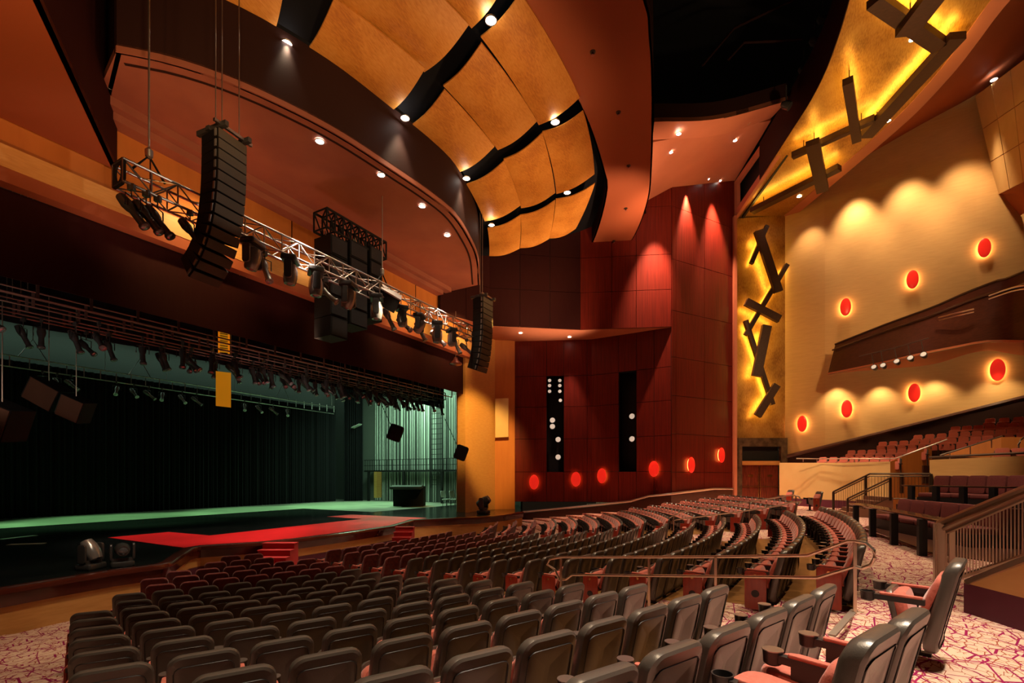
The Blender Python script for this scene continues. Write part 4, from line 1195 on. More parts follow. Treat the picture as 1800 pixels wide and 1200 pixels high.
# ================================================================== LINE ARRAYS
def line_array(label, top, n, hc, w_, dp, rz, curve, cables):
    t = thing('line_array', label, 'loudspeaker array', (top.x, top.y, top.z-n*hc), 0, 'curved speaker arrays')
    R0_ = Matrix.Rotation(rz, 3, 'Z'); pos = Vector(top); ang = 0.
    for i in range(n):
        R = R0_ @ Matrix.Rotation(ang, 3, 'X')
        c = pos+R @ Vector((0, 0, -hc/2))
        m = MB()
        f, b = -dp/2, dp/2
        pts = [(-w_/2, f), (w_/2, f), (w_/2*.8, b), (-w_/2*.8, b)]
        vs = [R @ Vector((x, y, z))+c for z in (-hc/2+.008, hc/2-.008) for x, y in pts]
        m.add(vs, [(0, 1, 2, 3), (4, 5, 6, 7), (0, 1, 5, 4), (1, 2, 6, 5), (2, 3, 7, 6), (3, 0, 4, 7)])
        cb = m.build('array_cabinet', 'cabinet', t, smooth=False)
        m = MB(); m.box(c+R @ Vector((0, f-.01, 0)), (w_*.96, .03, hc*.88), M=R)
        m.build('grille', 'grille', cb, smooth=False)
        m = MB()
        for sx in (-w_/2-.012, w_/2+.012): m.box(c+R @ Vector((sx, f+.06, 0)), (.025, .06, hc*.7), M=R)
        m.build('rigging_plate', 'fixture_grey', cb, smooth=False)
        pos = pos+R @ Vector((0, 0, -hc)); ang += math.radians(curve[i])
    m = MB(); m.box(top+R0_ @ Vector((0, 0, .06)), (w_*1.05, .12, .10), rz=rz)
    for sx in (-1, 1): m.box(top+R0_ @ Vector((sx*w_*.4, -.05, .07)), (.1, dp*1.5, .12), rz=rz)
    m.build('fly_frame', 'fixture', t)
    m = MB(); m.box(top+R0_ @ Vector((0, -dp*.55, .09)), (w_*1.3, .07, .07), rz=rz); m.build('front_bar', 'truss_alu', t)
    m = MB()
    for (dx, dy) in cables:
        q = top+R0_ @ Vector((dx, dy, .1)); m.tube([q, q+Vector((0, 0, EYE+13-q.z))], .013, 6)
    m.build('chain', 'chrome_cable', t)
cv = [.6, .8, 1, 1.5, 2, 2.5, 3, 4, 5.5, 7, 8, 8.5, 9, 9]
line_array('tall curved black speaker array hanging at the left before the portal', wd(392, 247, 12.4), 14, .252, .80, .70, .12, cv, ((-.1, -.1), (-.16, .05), (.3, -.2)))
line_array('dark curved speaker array hanging at the far end of the truss', wd(848, 527, 23.6), 13, .265, .9, .62, .0, [.2, .3, .4, .6, .8, 1, 1.5, 2, 2.5, 3, 4, 4, 4], ((0, 0), (.1, .2)))
# subwoofer column with its truss bumper
SY = 14.95
q0 = at_y(563, 380, SY).x; q1 = at_y(668, 430, SY).x; qz = at_y(563, 372, SY).z
t = thing('subwoofer_bumper_truss', 'short black box truss holding the hanging subwoofers', 'truss', ((q0+q1)/2, SY, qz-.5))
m = MB(); hs = .35
cc = [(SY-hs, qz+hs-.3), (SY+hs, qz+hs-.3), (SY-hs, qz-hs-.3), (SY+hs, qz-hs-.3)]
for (yy, z_) in cc: m.tube([(q0, yy, z_), (q1, yy, z_)], .045, 6)
m.build('chord', 'cabinet', t)
m = MB(); n = 8
for i in range(n+1):
    x = q0+(q1-q0)*i/n
    for a, b in ((0, 2), (1, 3), (0, 1), (2, 3)): m.tube([(x, *cc[a]), (x, *cc[b])], .035, 5)
    if i < n:
        for a, b in ((0, 2), (1, 3), (0, 1)): m.tube([(x, *cc[a]), (x+(q1-q0)/n, *cc[b])], .03, 5)
m.build('lattice', 'cabinet', t)
for c, (pa_, pb_) in enumerate(((566, 597), (600, 632), (636, 658))):
    xa, xb = at_y(pa_, 500, SY).x, at_y(pb_, 500, SY).x
    zt_ = at_y(pa_, 414+c*10, SY).z; n = 5
    zb_ = at_y(pa_, (592, 572, 562)[c], SY).z
    t = thing('subwoofer_column', 'black hanging subwoofer column, ' + ('left', 'middle', 'right')[c]+' of three', 'loudspeaker array', ((xa+xb)/2, SY, zb_), 0, 'hanging subwoofer columns')
    for i in range(n):
        h = (zt_-zb_)/n; m = MB(); m.box(((xa+xb)/2, SY, zb_+h*(i+.5)), ((xb-xa)*.96, .9, h-.03)); s_ = m.build('subwoofer', 'cabinet', t, smooth=False)
        m = MB(); m.box(((xa+xb)/2, SY-.46, zb_+h*(i+.5)), ((xb-xa)*.86, .03, h*.8)); m.build('grille', 'black', s_, smooth=False)
    m = MB()
    for sx in (.2, .8): m.tube([(xa+(xb-xa)*sx, SY, zt_), (xa+(xb-xa)*sx, SY, qz-.6)], .02, 5)
    m.build('chain', 'fixture', t)
# ================================================================== CEILING REFLECTORS
def lp_(h): return h
hh = [12.95, 13.6, 14.25, 14.95]
R_ = [
 # (label bay, ring, IL, IR, OR, OL) I inner ring side, L left end, R right end
 ('nearest', 0, (180, -55), (476, 73), (500, -20), (330, -90)),
 ('second', 0, (530, 101), (686, 197), (747, 121), (588, -4)),
 ('second', 1, (590, -2), (746, 127), (824, 44), (700, -75)),
 ('second', 2, (700, -85), (829, 50), (893, -35), (800, -130)),
 ('third', 0, (719, 223), (804, 304), (869, 258), (781, 158)),
 ('third', 1, (779, 151), (875, 264), (944, 213), (846, 76)),
 ('third', 2, (845, 65), (947, 220), (1019, 172), (915, -12)),
 ('fourth', 0, (820, 324), (852, 389), (915, 361), (886, 283)),
 ('fourth', 1, (885, 280), (916, 366), (976, 339), (953, 234)),
 ('fourth', 2, (953, 232), (978, 341), (1045, 306), (1025, 195)),
 ('farthest', 0, (857, 401), (860, 450), (913, 437), (915, 378)),
 ('farthest', 1, (915, 378), (914, 436), (965, 420), (976, 352)),
 ('farthest', 2, (977, 350), (965, 419), (1012, 402), (1046, 322)),
]
ring = ['inner', 'middle', 'outer']
for (bay, rg, IL, IR, OR_, OL) in R_:
    h0, h1 = hh[rg]+.0, hh[rg+1]-.12
    a, b, c, d = at_h(*IL, h0), at_h(*IR, h0), at_h(*OR_, h1), at_h(*OL, h1)
    N_ = 10; m = MB(); g = []
    # arc bend in plan so that long edges follow the ring, belly down across it
    L = (b-a).length; W = (d-a).length
    outw = ((d-a)+(c-b)); outw.z = 0; outw.normalize()
    for i in range(N_+1):
        u = i/N_; row = []
        bow = 4*u*(1-u)*L*L/(8*22.)
        for j in range(N_+1):
            v = j/N_
            p = a.lerp(b, u).lerp(d.lerp(c, u), v)
            p = p+outw*(bow*.8)+Vector((0, 0, -1))*(math.sin(v*math.pi)*W*.085)
            row.append(p)
        g.append(row)
    vs = [p for r_ in g for p in r_]; n = N_+1
    vs += [p+Vector((0, 0, .05)) for p in vs]; o_ = n*n; fs = []
    for i in range(N_):
        for j in range(N_):
            q = i*n+j; fs.append((q, q+1, q+n+1, q+n)); fs.append((o_+q, o_+q+n, o_+q+n+1, o_+q+1))
    for i in range(N_):
        for (q, r_) in ((i*n, (i+1)*n), (i*n+N_, (i+1)*n+N_), (i, i+1), (N_*n+i, N_*n+i+1)): fs.append((q, r_, o_+r_, o_+q))
    m.add(vs, fs)
    m.center('ceiling_reflector', 'reflector', 'curved honey-coloured ceiling panel, %s ring, %s bay from the camera' % (ring[rg], bay) if bay not in ('nearest', 'farthest') else 'curved honey-coloured ceiling panel, %s ring, bay %s the camera' % (ring[rg], 'nearest' if bay == 'nearest' else 'farthest from'), 'ceiling panel', 'curved wooden ceiling reflectors')

# ================================================================== DOWNLIGHTS
def downlight(p, label, r=.14, tilt=None, e=0, tgt=None, ang=70, col=(1, .78, .52), group='recessed ceiling downlights', rad=.1):
    t = thing('recessed_downlight', label, 'downlight', p, 0, group)
    m = MB(); m.lathe([(r*.8, -.01), (r*.8, .0)], n=20); m.build('lens', 'lamp_white', t, local=True)
    m = MB(); m.tube([(r*.92*math.cos(a*math.pi/8), r*.92*math.sin(a*math.pi/8), -.012) for a in range(16)], r*.12, 6, closed=True); m.build('trim_ring', 'truss_alu', t, local=True)
    if e: spot(p+Vector((0, 0, -.08)), tgt if tgt is not None else p+Vector((0, 0, -5)), e, ang, col, .7, rad)
    return t
KD = 1.0
for c, (px, py, h) in enumerate(((504, 76, 12.75), (712, 207, 12.75), (820, 313, 12.75), (864, 395, 12.75))):
    p = at_h(px, py, h-.05); downlight(p, 'bright downlight in the dark ceiling ring above the portal, %s from the left' % nth(c), .17, e=480*KD, ang=62)
for c, (px, py, h) in enumerate(((863, 35, 14.2), (976, 214, 14.3), (997, 338, 14.4))):
    p = at_h(px, py, h-.05); downlight(p, 'bright downlight in the dark joint between ceiling panels, %s from the left' % nth(c), .19, e=600*KD, ang=60)
for c, (px, py) in enumerate(((562, 248), (670, 307), (742, 362), (786, 413))):
    p = at_h(px, py, 10.8-.02); downlight(p, 'downlight in the reddish portal soffit, %s from the left' % nth(c), .15, e=500*KD, ang=75)
def on_lower(px, py):
    return None
ol = [(1193, 234, 25.2), (1179, 267, 26.6), (1292, 246, 27.5), (1314, 215, 27.0), (1212, 330, 30.2), (1244, 314, 30.4), (1265, 317, 31.2), (1150, 331, 29.2), (1219, 330, 30.4)]
# planes of the two orange soffits
def on_plane(px, py, A, B, C, o=-.02):
    n_ = (B-A).cross(C-A); e0 = Vector((0, 0, EYE)); d = wd(px, py, 1.0)-e0
    s_ = n_.dot(A-e0)/n_.dot(d); return e0+d*s_+Vector((0, 0, o))
for c, (px, py) in enumerate(((1193, 234), (1314, 215))):
    p = on_plane(px, py, pM0, pM1, pC, -.03); downlight(p, 'downlight in the upper orange soffit, ' + ('left' if c == 0 else 'right')+' one of two', .14)
for c, (px, py) in enumerate(((1179, 267), (1292, 246), (1150, 331), (1162, 341), (1212, 330), (1244, 314), (1265, 317))):
    p = on_plane(px, py, pM0, pM1, pB, -.02); downlight(p, 'small downlight in the lower orange soffit, %s' % ('at its near left', 'at its near right', 'at its far left corner', 'farthest by the wall left', 'by the wall third', 'by the wall fourth', 'by the wall at the right')[c], .13)
for c, (px, py, h) in enumerate(((1605, 68, GH), (1560, 212, GH), (1405, 345, GH))):
    p = at_h(px, py, h-.02); downlight(p, 'downlight in the gold ceiling band, ' + ('beside the topmost beams', 'at the lower end of the long beam', 'near the column')[c], .16)
for c, (px, py) in enumerate(((1712, 97), (1747, 133), (1604, 190))):
    p = wd(px, py, (24.2, 25.6, 27.2)[c]); p.z -= .2; downlight(p, 'downlight in the brown right-hand ceiling, ' + ('first of three from above', 'second of three from above', 'lowest of three')[c], .17)
for c, (px, py) in enumerate(((915, 585), (1001, 592))):
    p = at_h(px, py, 9.36-.04); downlight(p, 'small downlight in the ledge soffit, ' + ('above the gold pillar side' if c == 0 else 'above the red panelled wall'), .13)
# sprinklers
for c, (px, py) in enumerate(((1042, 91), (1087, 197), (1105, 291), (1100, 366), (1079, 423), (1059, 458))):
    p = at_h(px, py, 14.88); t = thing('ceiling_sprinkler', 'small chrome sprinkler under the brown curved band, %s from above' % nth(c), 'sprinkler', p, 0, 'sprinklers under the curved band')
    m = MB(); m.lathe([(.10, 0), (.10, -.02), (.03, -.03), (.03, -.10), (.02, -.1)], n=14); m.build('rosette', 'rail_dark', t, local=True)
    m = MB(); m.lathe([(.06, -.13), (.06, -.12)], n=12); m.tube([(-.03, 0, -.08), (-.03, 0, -.13)], .008, 5); m.tube([(.03, 0, -.08), (.03, 0, -.13)], .008, 5); m.build('deflector', 'lamp_dome', t, local=True)

# ================================================================== TIMBER BEAM SCULPTURES
def beam(label, a, b, w_, th, up, glow, group, sideways=0):
    """a dark beam from a to b held off its backing surface, LED strip on the hidden side; up points to the surface"""
    t = thing('timber_beam', label, 'wall sculpture beam', (a+b)/2, 0, group)
    t.location = (a+b)/2
    up = Vector(up).normalized()
    m = MB(); m.bar(a, b, w_, th, up=up.cross((b-a).normalized()).cross((b-a).normalized())*-1 if False else up); m.build('beam', 'beam_wood', t, smooth=False)
    d = (b-a).normalized()
    m = MB(); m.bar(a+d*.1+up*(th/2+.03), b-d*.1+up*(th/2+.03), w_*.45, .03, up=up); m.build('led_strip', 'led_yellow', t, smooth=False)
    m = MB()
    for q in (.15, .85):
        p = a.lerp(b, q); m.bar(p+up*th/2, p+up*glow, .04, .04)
    m.build('hanger', 'rail_dark', t)
gz_ = GH-.55
gb = [((1536, 0), (1652, 80), .5, 'topmost long one crossed by another'), ((1650, -18), (1592, 58), .75, 'wide one across the topmost beam'), ((1684, 62), (1522, 238), .62, 'longest diagonal one'),
      ((1490, 142), (1506, 246), .38, 'short upright one left of the longest'), ((1538, 208), (1393, 274), .30, 'thin one crossing the short upright'), ((1428, 250), (1446, 334), .60, 'short wide one near the column'), ((1476, 294), (1322, 371), .45, 'lowest one pointing at the column')]
for c, (a, b, w_, lb) in enumerate(gb):
    hz = gz_-(.35 if c in (1, 3, 5) else 0)
    beam('backlit dark timber beam under the gold ceiling, '+lb, at_h(*a, hz), at_h(*b, hz), w_, .3, (0, 0, 1), GH-hz, 'backlit beams under the gold ceiling')
cb_ = [((1342, 403), (1315, 468), .26, .14, 'short thin one behind the top'), ((1323, 415), (1358, 520), .55, .42, 'wide one at the top'), ((1377, 470), (1305, 592), .28, .14, 'long thin one crossing three others'),
       ((1302, 537), (1360, 567), .50, .42, 'wide one lying nearly level'), ((1305, 567), (1352, 713), .28, .14, 'long thin one in the lower half'), ((1338, 578), (1320, 665), .60, .42, 'wide upright one in the lower half'), ((1355, 680), (1322, 733), .48, .42, 'lowest wide one')]
for (a, b, w_, o, lb) in cb_:
    beam('backlit dark timber beam on the gold column, '+lb, gw(*a, o+.3), gw(*b, o+.3), w_, .25, -nf, o+.15, 'backlit beams on the gold column')

# ================================================================== DISC SCONCES
def disc(label, p, nrm, r, glow, group, es=None):
    t = thing('disc_sconce', label, 'wall light', p, 0, group)
    nrm = Vector(nrm).normalized(); R = Vector((0, 0, 1)).rotation_difference(nrm).to_matrix()
    OV = Matrix.Rotation(math.atan2(nrm.y, nrm.x)+math.pi/2, 3, 'Z') @ Matrix.Diagonal(((.52 if 'tan' in group else .64), 1, 1)) @ Matrix.Rotation(-math.atan2(nrm.y, nrm.x)-math.pi/2, 3, 'Z'); R = OV @ R
    m = MB(); m.lathe([(r*.97, .16), (r, .19), (r*.9, .215), (r*.6, .235), (r*.2, .245), (.01, .245)], n=32, M=R); m.build('red_disc', 'glow_red', t, local=True)
    m = MB(); m.lathe([(r*.86, .10), (r*.86, .14)], n=32, M=R); m.build('backlight', glow, t, local=True)
    m = MB(); m.lathe([(r*.3, 0), (r*.3, .10)], n=16, M=R); m.build('mount', 'brass', t, local=True)
def wall_n(a, b):
    d = (b-a).normalized(); n_ = Vector((d.y, -d.x, 0)) 
    mid = (a+b)/2
    return n_ if n_.x*mid.x+n_.y*mid.y < 0 else -n_
for c, (px, py, wl) in enumerate(((939, 847, (Lw[0], Lw[1])), (1012, 842, (Lw[0], Lw[1])), (1060, 836, (Lw[1], Lw[2])), (1151, 824, (Lw[1], Lw[2])), (1210, 817, (U[3], WE)), (1263, 800, (U[3], WE)))):
    p = at_wall(px, py, *wl); n_ = wall_n(*wl)
    disc('glowing red disc light on the dark red wall, %s from the pillar' % nth(c), p+n_*.06, n_, .50, 'glow_orange', 'red disc lights on the red wall')
for c, (px, py, wl, r, lb) in enumerate(((1411, 745, (D0, D1), .54, 'lower row, leftmost'), (1488, 719, (D1, D2), .56, 'lower row, second'), (1606, 691, (D1, D2), .56, 'lower row, third'), (1752, 651, (D2, D3), .62, 'lower row, rightmost'),
        (1486, 541, (D1, D2), .56, 'upper row, leftmost'), (1603, 493, (D1, D2), .56, 'upper row, middle'), (1729, 438, (D2, D3), .54, 'upper row, rightmost'))):
    p = at_wall(px, py, *wl); n_ = wall_n(*wl)
    disc('glowing red disc light on the tan wall, '+lb, p+n_*.02, n_, r, 'glow_amber', 'red disc lights on the tan wall')
# speaker panel on the pillar and lamps in the wall slots
a = wd(873, 702, 32.6); m = MB(); m.slab([wd(871, 701, 32.75), wd(894, 700, 32.9), wd(894, 768, 32.9), wd(871, 769, 32.75)], (-.12, -.05, 0))
m.center('pillar_speaker_panel', 'light_tan', 'flat grey rectangular speaker panel on the side pillar', 'speaker', smooth=False)
sl = [(966, 668), (966, 677), (966, 687), (984, 668), (984, 677), (984, 687), (985, 703), (971, 738), (971, 749), (981, 772), (981, 803), (1110, 731), (1110, 771)]
for c, (px, py) in enumerate(sl):
    wl = (Lw[0], Lw[1]) if px < 1040 else (Lw[1], Lw[2]); p = at_wall(px, py, *wl); n_ = wall_n(*wl); p = p-n_*.1
    rr = .13 if c < 7 else .2
    t = thing('slot_spotlight', 'round silver-faced spotlight, %s from the top in the %s wall slot' % (nth(c if c < 11 else c-11), 'left' if c < 11 else 'right'), 'stage light', p, 0, 'spotlights in the wall slots')
    R = Vector((0, 0, 1)).rotation_difference((n_+Vector((-.3, 0, .1))).normalized()).to_matrix()
    m = MB(); m.lathe([(rr*.6, -.4), (rr, -.2), (rr, 0), (rr*.85, 0)], n=14, M=R); m.build('can', 'fixture', t, local=True)
    m = MB(); m.lathe([(rr*.9, 0), (rr*.8, .02)], n=14, M=R); m.build('lens', 'slot_lens', t, local=True)
mm_ = MB()
# ================================================================== BALCONY
def bq(px, py, z): return wd(px, py, z)
bt = [(1468, 606, 30.0), (1555, 572, 27.2), (1640, 541, 24.6), (1700, 515, 23), (1758, 493, 21.8), (1775, 489, 21.2), (1860, 452, 19)]
bb = [(1455, 658, 30.0), (1530, 643, 27.2), (1610, 625, 24.6), (1680, 611, 23), (1730, 602, 21.8), (1770, 601, 21.2), (1860, 604, 19)]
bi = [(1470, 655, 30.4), (1560, 648, 29.0), (1640, 640, 27.8), (1700, 622, 27.2), (1740, 616, 27), (1780, 622, 26), (1860, 632, 25)]
T_ = curve_pts([bq(*q) for q in bt], 24); B_ = curve_pts([bq(*q) for q in bb], 24); I_ = curve_pts([bq(*q) for q in bi], 24)
m = MB(); m.strip(T_, B_, (.12, -.1, 0)); struct('wall_balcony_front', m, 'dark_wood')
m = MB(); m.strip(B_, I_, (0, 0, .1)); struct('ceiling_balcony_soffit', m, 'soffit')
TI = [Vector((i_.x, i_.y, t_.z-.1)) for t_, i_ in zip(T_, I_)]
m = MB(); m.strip(T_, TI, (0, 0, .05)); struct('floor_balcony', m, 'dark_wood')
m = MB(); m.tube([p+Vector((0, 0, .04)) for p in T_], .06, 8); m.tube([p.lerp(q, .18)+Vector((-.08, .08, 0)) for p, q in zip(T_, B_)], .05, 6); struct('trim_12', m, 'rail_dark')
t = thing('balcony_handrail', 'thin silver curved rail along the dark balcony front', 'handrail', bq(1700, 540, 22))
for (a_, nm) in ((0, 'rail'), (1, 'rail')):
    m = MB(); pts = [bq(x, y, z) for x, y, z in ([(1650, 558, 23.4), (1690, 548, 22.2), (1712, 543, 21.8)] if a_ == 0 else [(1738, 520, 21.0), (1775, 507, 20.4), (1800, 502, 20), (1840, 500, 19)])]
    m.tube(curve_pts(pts, 10), .035, 6); m.tube([p+Vector((0, 0, -.14)) for p in curve_pts(pts, 10)], .03, 6); m.build(nm, 'steel', t)
t = thing('balcony_lamp_pipe', 'thin black pipe carrying five lamps on the balcony front', 'pipe', bq(1570, 620, 25))
m = MB(); m.tube([bq(1510, 626, 27.2), bq(1570, 612, 25.4), bq(1632, 594, 23.6)], .03, 6); m.build('pipe', 'fixture', t)
for c, (px, py, pt) in enumerate(((1537, 646, 622), (1553, 643, 616), (1577, 636, 610), (1601, 630, 606), (1624, 624, 598))):
    z = 26.4-c*.65; p = bq(px, py, z); tp_ = bq(px-5, pt, z)
    t = thing('balcony_spotlight', 'small round black spotlight on the balcony front, %s from the left' % nth(c), 'stage light', p, 0, 'spotlights on the balcony front')
    m = MB(); m.tube([Vector((0, 0, 0)), Vector((tp_.x-p.x, tp_.y-p.y, tp_.z-p.z))], .02, 5); m.build('drop_arm', 'fixture', t, local=True)
    R = Matrix.Rotation(2.7, 3, 'Z') @ Matrix.Rotation(math.radians(70), 3, 'Y')
    m = MB(); m.lathe([(.06, -.26), (.13, -.13), (.15, .1), (.13, .1)], n=14, M=R); m.build('can', 'fixture', t, local=True)
    m = MB(); m.lathe([(.12, .1), (.08, .13)], n=14, M=R); m.build('lens', 'slot_lens', t, local=True)

# ================================================================== LOGE: side seating behind the tan parapet
def zline(px): return 28.8-(px-1370)*(28.8-23.0)/(1565-1370)
PW = [wd(1370, 813, 28.6), wd(1480, 813, 25.4), wd(1565, 811, 23.2)]
m = MB()
for a, b in zip(PW, PW[1:]):
    m.slab([(a.x, a.y, 0), (b.x, b.y, 0), (b.x, b.y, b.z), (a.x, a.y, a.z)], (.25, 0, 0))
m.cur = 1
for a, b in zip(PW, PW[1:]):
    m.slab([(a.x-.02, a.y, 0), (b.x-.02, b.y, 0), (b.x-.02, b.y, .42), (a.x-.02, a.y, .42)], (.03, 0, 0))
struct('wall_parapet', m, ['light_tan', 'purple_base'], smooth=False)
a, b, c_ = PW[2], wd(1638, 806, 24.5), wd(1638, 772, 24.5)
m = MB(); m.slab([(a.x, a.y, 0), (b.x, b.y, 0), (b.x, b.y, wd(1640, 782, 24.5).z), (a.x, a.y, a.z)], (.2, 0, 0)); struct('wall_vomitory', m, 'orange_wall', smooth=False)
p0, p1 = wd(1634, 808, 19.5), wd(1860, 798, 15.8)
m = MB(); m.slab([(p0.x, p0.y, 0), (p1.x, p1.y, 0), (p1.x, p1.y, p1.z), (p0.x, p0.y, p0.z)], (.25, -.1, 0)); struct('wall_box_parapet', m, 'tan_wall', smooth=False)
m = MB(); m.tube([p0+Vector((0, 0, .1)), p1+Vector((0, 0, .1))], .05, 6); struct('trim_13', m, 'rail_dark')
m = MB()   # sloping orange bank below the vomitory rail
m.slab([wd(1660, 800, 21.5), wd(1760, 768, 20), wd(1760, 806, 20)], (.2, 0, 0)); m.slab([wd(1760, 768, 20), wd(1860, 768, 19), wd(1860, 806, 19), wd(1760, 806, 20)], (.2, 0, 0)); struct('wall_loge_step', m, 'orange_wall', smooth=False)
# sloping dark dado under the disc wall
DW = [at_wall(1381, 803, D0, D1), at_wall(1450, 786, D0, D1), at_wall(1716, 720, D1, D2), at_wall(1860, 684, D2, D3)]
DW = [DW[0]]+DW[1:]
n1 = wall_n(D1, D2)
m = MB(); m.strip([p+n1*.12 for p in DW], [Vector((p.x, p.y, 2.3))+n1*.12 for p in DW], n1*.1); struct('wall_loge_dado', m, 'maroon_ceiling')
m = MB(); m.tube([p+n1*.15 for p in DW], .14, 8); struct('trim_14', m, 'dark_wood')
# loge seats, each row stepping up to the right
rows_l = [(1446, 803, 1573, 803, 17.2, 27.0, 23.5), (1496, 791, 1620, 787, 17.6, 28.0, 24.3), (1551, 776, 1662, 770, 18.3, 28.2, 24.8), (1672, 770, 1736, 765, 20, 24.6, 23), (1613, 764, 1800, 752, 19.5, 27.4, 23), (1679, 749, 1800, 742, 20, 26.3, 23.6), (1740, 735, 1815, 731, 21, 25.6, 24)]
lt = None
for rr_, (x0, y0, x1, y1, st_, z0, z1) in enumerate(rows_l):
    n = int((x1-x0)/st_)+1
    for i in range(n):
        f = i/max(n-1, 1); px = x0+(x1-x0)*f; py = y0+(y1-y0)*f; z = z0+(z1-z0)*f
        p = wd(px, py, z)
        lab = 'small salmon loge seat behind the parapet, %s from the left in the %s loge row' % (nth(i), nth(rr_))
        rz = math.radians(62)
        if lt is None:
            lt = thing('loge_chair', lab, 'seat', p, rz, 'seats of the side loge')
            m = MB(); m.pillow(.40, .50, .09, r=.07, k=2, c=(0, 0, -.50), M=Matrix.Rotation(.15, 3, 'X')); m.build('backrest', 'fabric', lt, local=True)
            m = MB(); m.pillow(.46, .52, .05, r=.07, k=2, c=(0, -.07, -.57), M=Matrix.Rotation(.15, 3, 'X')); m.build('back_shell', 'seat_black', lt, local=True)
            m = MB(); m.pillow(.46, .40, .12, r=.06, k=2, c=(0, .12, -.62)); m.build('seat_cushion', 'fabric', lt, local=True)
            for sx in (-.27, .27): m = MB(); m.box((sx, .12, -.34), (.05, .4, .04)); m.box((sx, .1, -.62), (.03, .08, .56)); m.build('armrest', 'seat_black', lt, local=True)
            lt.location = p
        else: dup(lt, p, (0, 0, rz), lab)
m = MB()  # stepped loge floor under the seats
for (x0, y0, x1, y1, st_, z0, z1) in rows_l:
    a, b = wd(x0-12, y0, z0), wd(x1+12, y1, z1); zz_ = (a.z+b.z)/2-.93
    d = (b-a); d.z = 0; d.normalize(); nn = Vector((d.y, -d.x, 0)); nn = nn if nn.dot(a) > 0 else -nn
    fr = .12 if y0 > 802 else .45
    q = [a-nn*fr, b-nn*fr, b+nn*.8, a+nn*.8]
    m.prism([(v_.x, v_.y) for v_ in q], zz_-.9, zz_)
struct('floor_loge', m, 'dark_wood', smooth=False)
# loge handrails
def simple_rail(label, pts, drop, r=.03, material='steel', group='loge handrails', nposts=4):
    t = thing('loge_handrail', label, 'handrail', pts[0], 0, group)
    m = MB(); m.tube(pts, r, 8); m.build('rail', material, t)
    for i in range(nposts):
        f = (i+.5)/nposts*(len(pts)-1); j = int(f); p = pts[j].lerp(pts[j+1], f-j)
        m = MB(); m.tube([p, p+Vector((0, 0, -drop))], r*.7, 6); m.build('post', material, t)
simple_rail('silver rail rising along the side loge seats', [wd(1400, 805.5, 27.0), wd(1440, 806, 26.2), wd(1573, 806, 22.8), wd(1665, 772, 21.8)], .18, nposts=5)
simple_rail('silver rail rising toward the upper right above the box parapet', [wd(1652, 800, 20.5), wd(1762, 766, 19.5)], .35, nposts=3)
simple_rail('curved silver rail end at the right picture edge above the box', [wd(1860, 764, 18), wd(1800, 768, 18), wd(1793, 774, 18), wd(1790, 782, 18), wd(1792, 800, 18)], .1, nposts=1)
# wheelchair place seats behind the box parapet
for c, px in enumerate((1762, 1790)):
    dup(lt, wd(px, 787, 17.6), (0, 0, math.radians(70)), 'dark salmon seat in the upper box beside the curved rail, ' + ('left one' if c == 0 else 'right one'), 'seats in the upper box')

# ---- stairs to the boxes with slatted balustrade
def balustrade(label, top, bot, post_px, r=.03, nslat=16, material='rail_dark', hand=None, group='slatted stair balustrades'):
    """top/bot: polylines of 3-D points, slats between"""
    t = thing('slatted_balustrade', label, 'balustrade', bot[0], 0, group)
    m = MB(); m.tube(top, r, 8); m.build('top_rail', material, t)
    m = MB(); off_ = Vector((0, 0, -.1)); m.tube([p+off_ for p in top], r*.7, 6); m.tube(bot, r*.7, 6); m.build('infill_rail', material, t)
    def at(poly, f):
        L_ = [0]
        for a, b in zip(poly, poly[1:]): L_.append(L_[-1]+(b-a).length)
        d = L_[-1]*f
        for i in range(len(poly)-1):
            if d <= L_[i+1]+1e-6: return poly[i].lerp(poly[i+1], (d-L_[i])/max(L_[i+1]-L_[i], 1e-6))
        return poly[-1]
    for f in post_px:
        a, b = at(top, f), at(bot, f); b = Vector((a.x, a.y, b.z-.12)); m = MB(); m.bar(a, b, r*2.4, r*2.4); m.build('post', material, t)
    for i in range(nslat):
        f = (i+.5)/nslat; a = at(top, f)+off_; b = at(bot, f); m = MB(); m.bar(a, Vector((a.x, a.y, b.z)), .012, .02); m.build('slat', material, t)
    return t
tp = [wd(1465, 864, 22.0), wd(1529, 832.5, 20.6), wd(1636, 832.5, 19.4)]; bt_ = [wd(1466, 900, 22.0), wd(1529, 876, 20.6), wd(1636, 876, 19.4)]
balustrade('far slatted balustrade of the box stairs against the tan wall', tp, bt_, (0, .42, 1), .04, 34)
tp = [wd(1490, 876, 20.4), wd(1565, 840, 18.9)]; bt_ = [wd(1491, 908, 20.4), wd(1565, 874, 18.9)]
balustrade('near slatted balustrade of the box stairs, left of the upper sofa', tp, bt_, (0, 1), .035, 18)
t = thing('box_stairs', 'short flight of carpeted stairs up to the sofa boxes', 'stairs', (26, -3.2, 0))
sa, sb = wd(1468, 905, 21.6), wd(1492, 912, 20.2); ea, eb = wd(1530, 880, 20.6), wd(1570, 880, 18.9)
for i in range(5):
    f0, f1 = i/5, (i+1)/5; zs_ = .17*(i+1)
    A = [sa.lerp(ea, f0), sa.lerp(ea, 1.0), sb.lerp(eb, 1.0), sb.lerp(eb, f0)]
    m = MB(); m.prism([(v_.x, v_.y) for v_ in A], zs_-.17, zs_); m.build('step', 'stair_tread', t, smooth=False)

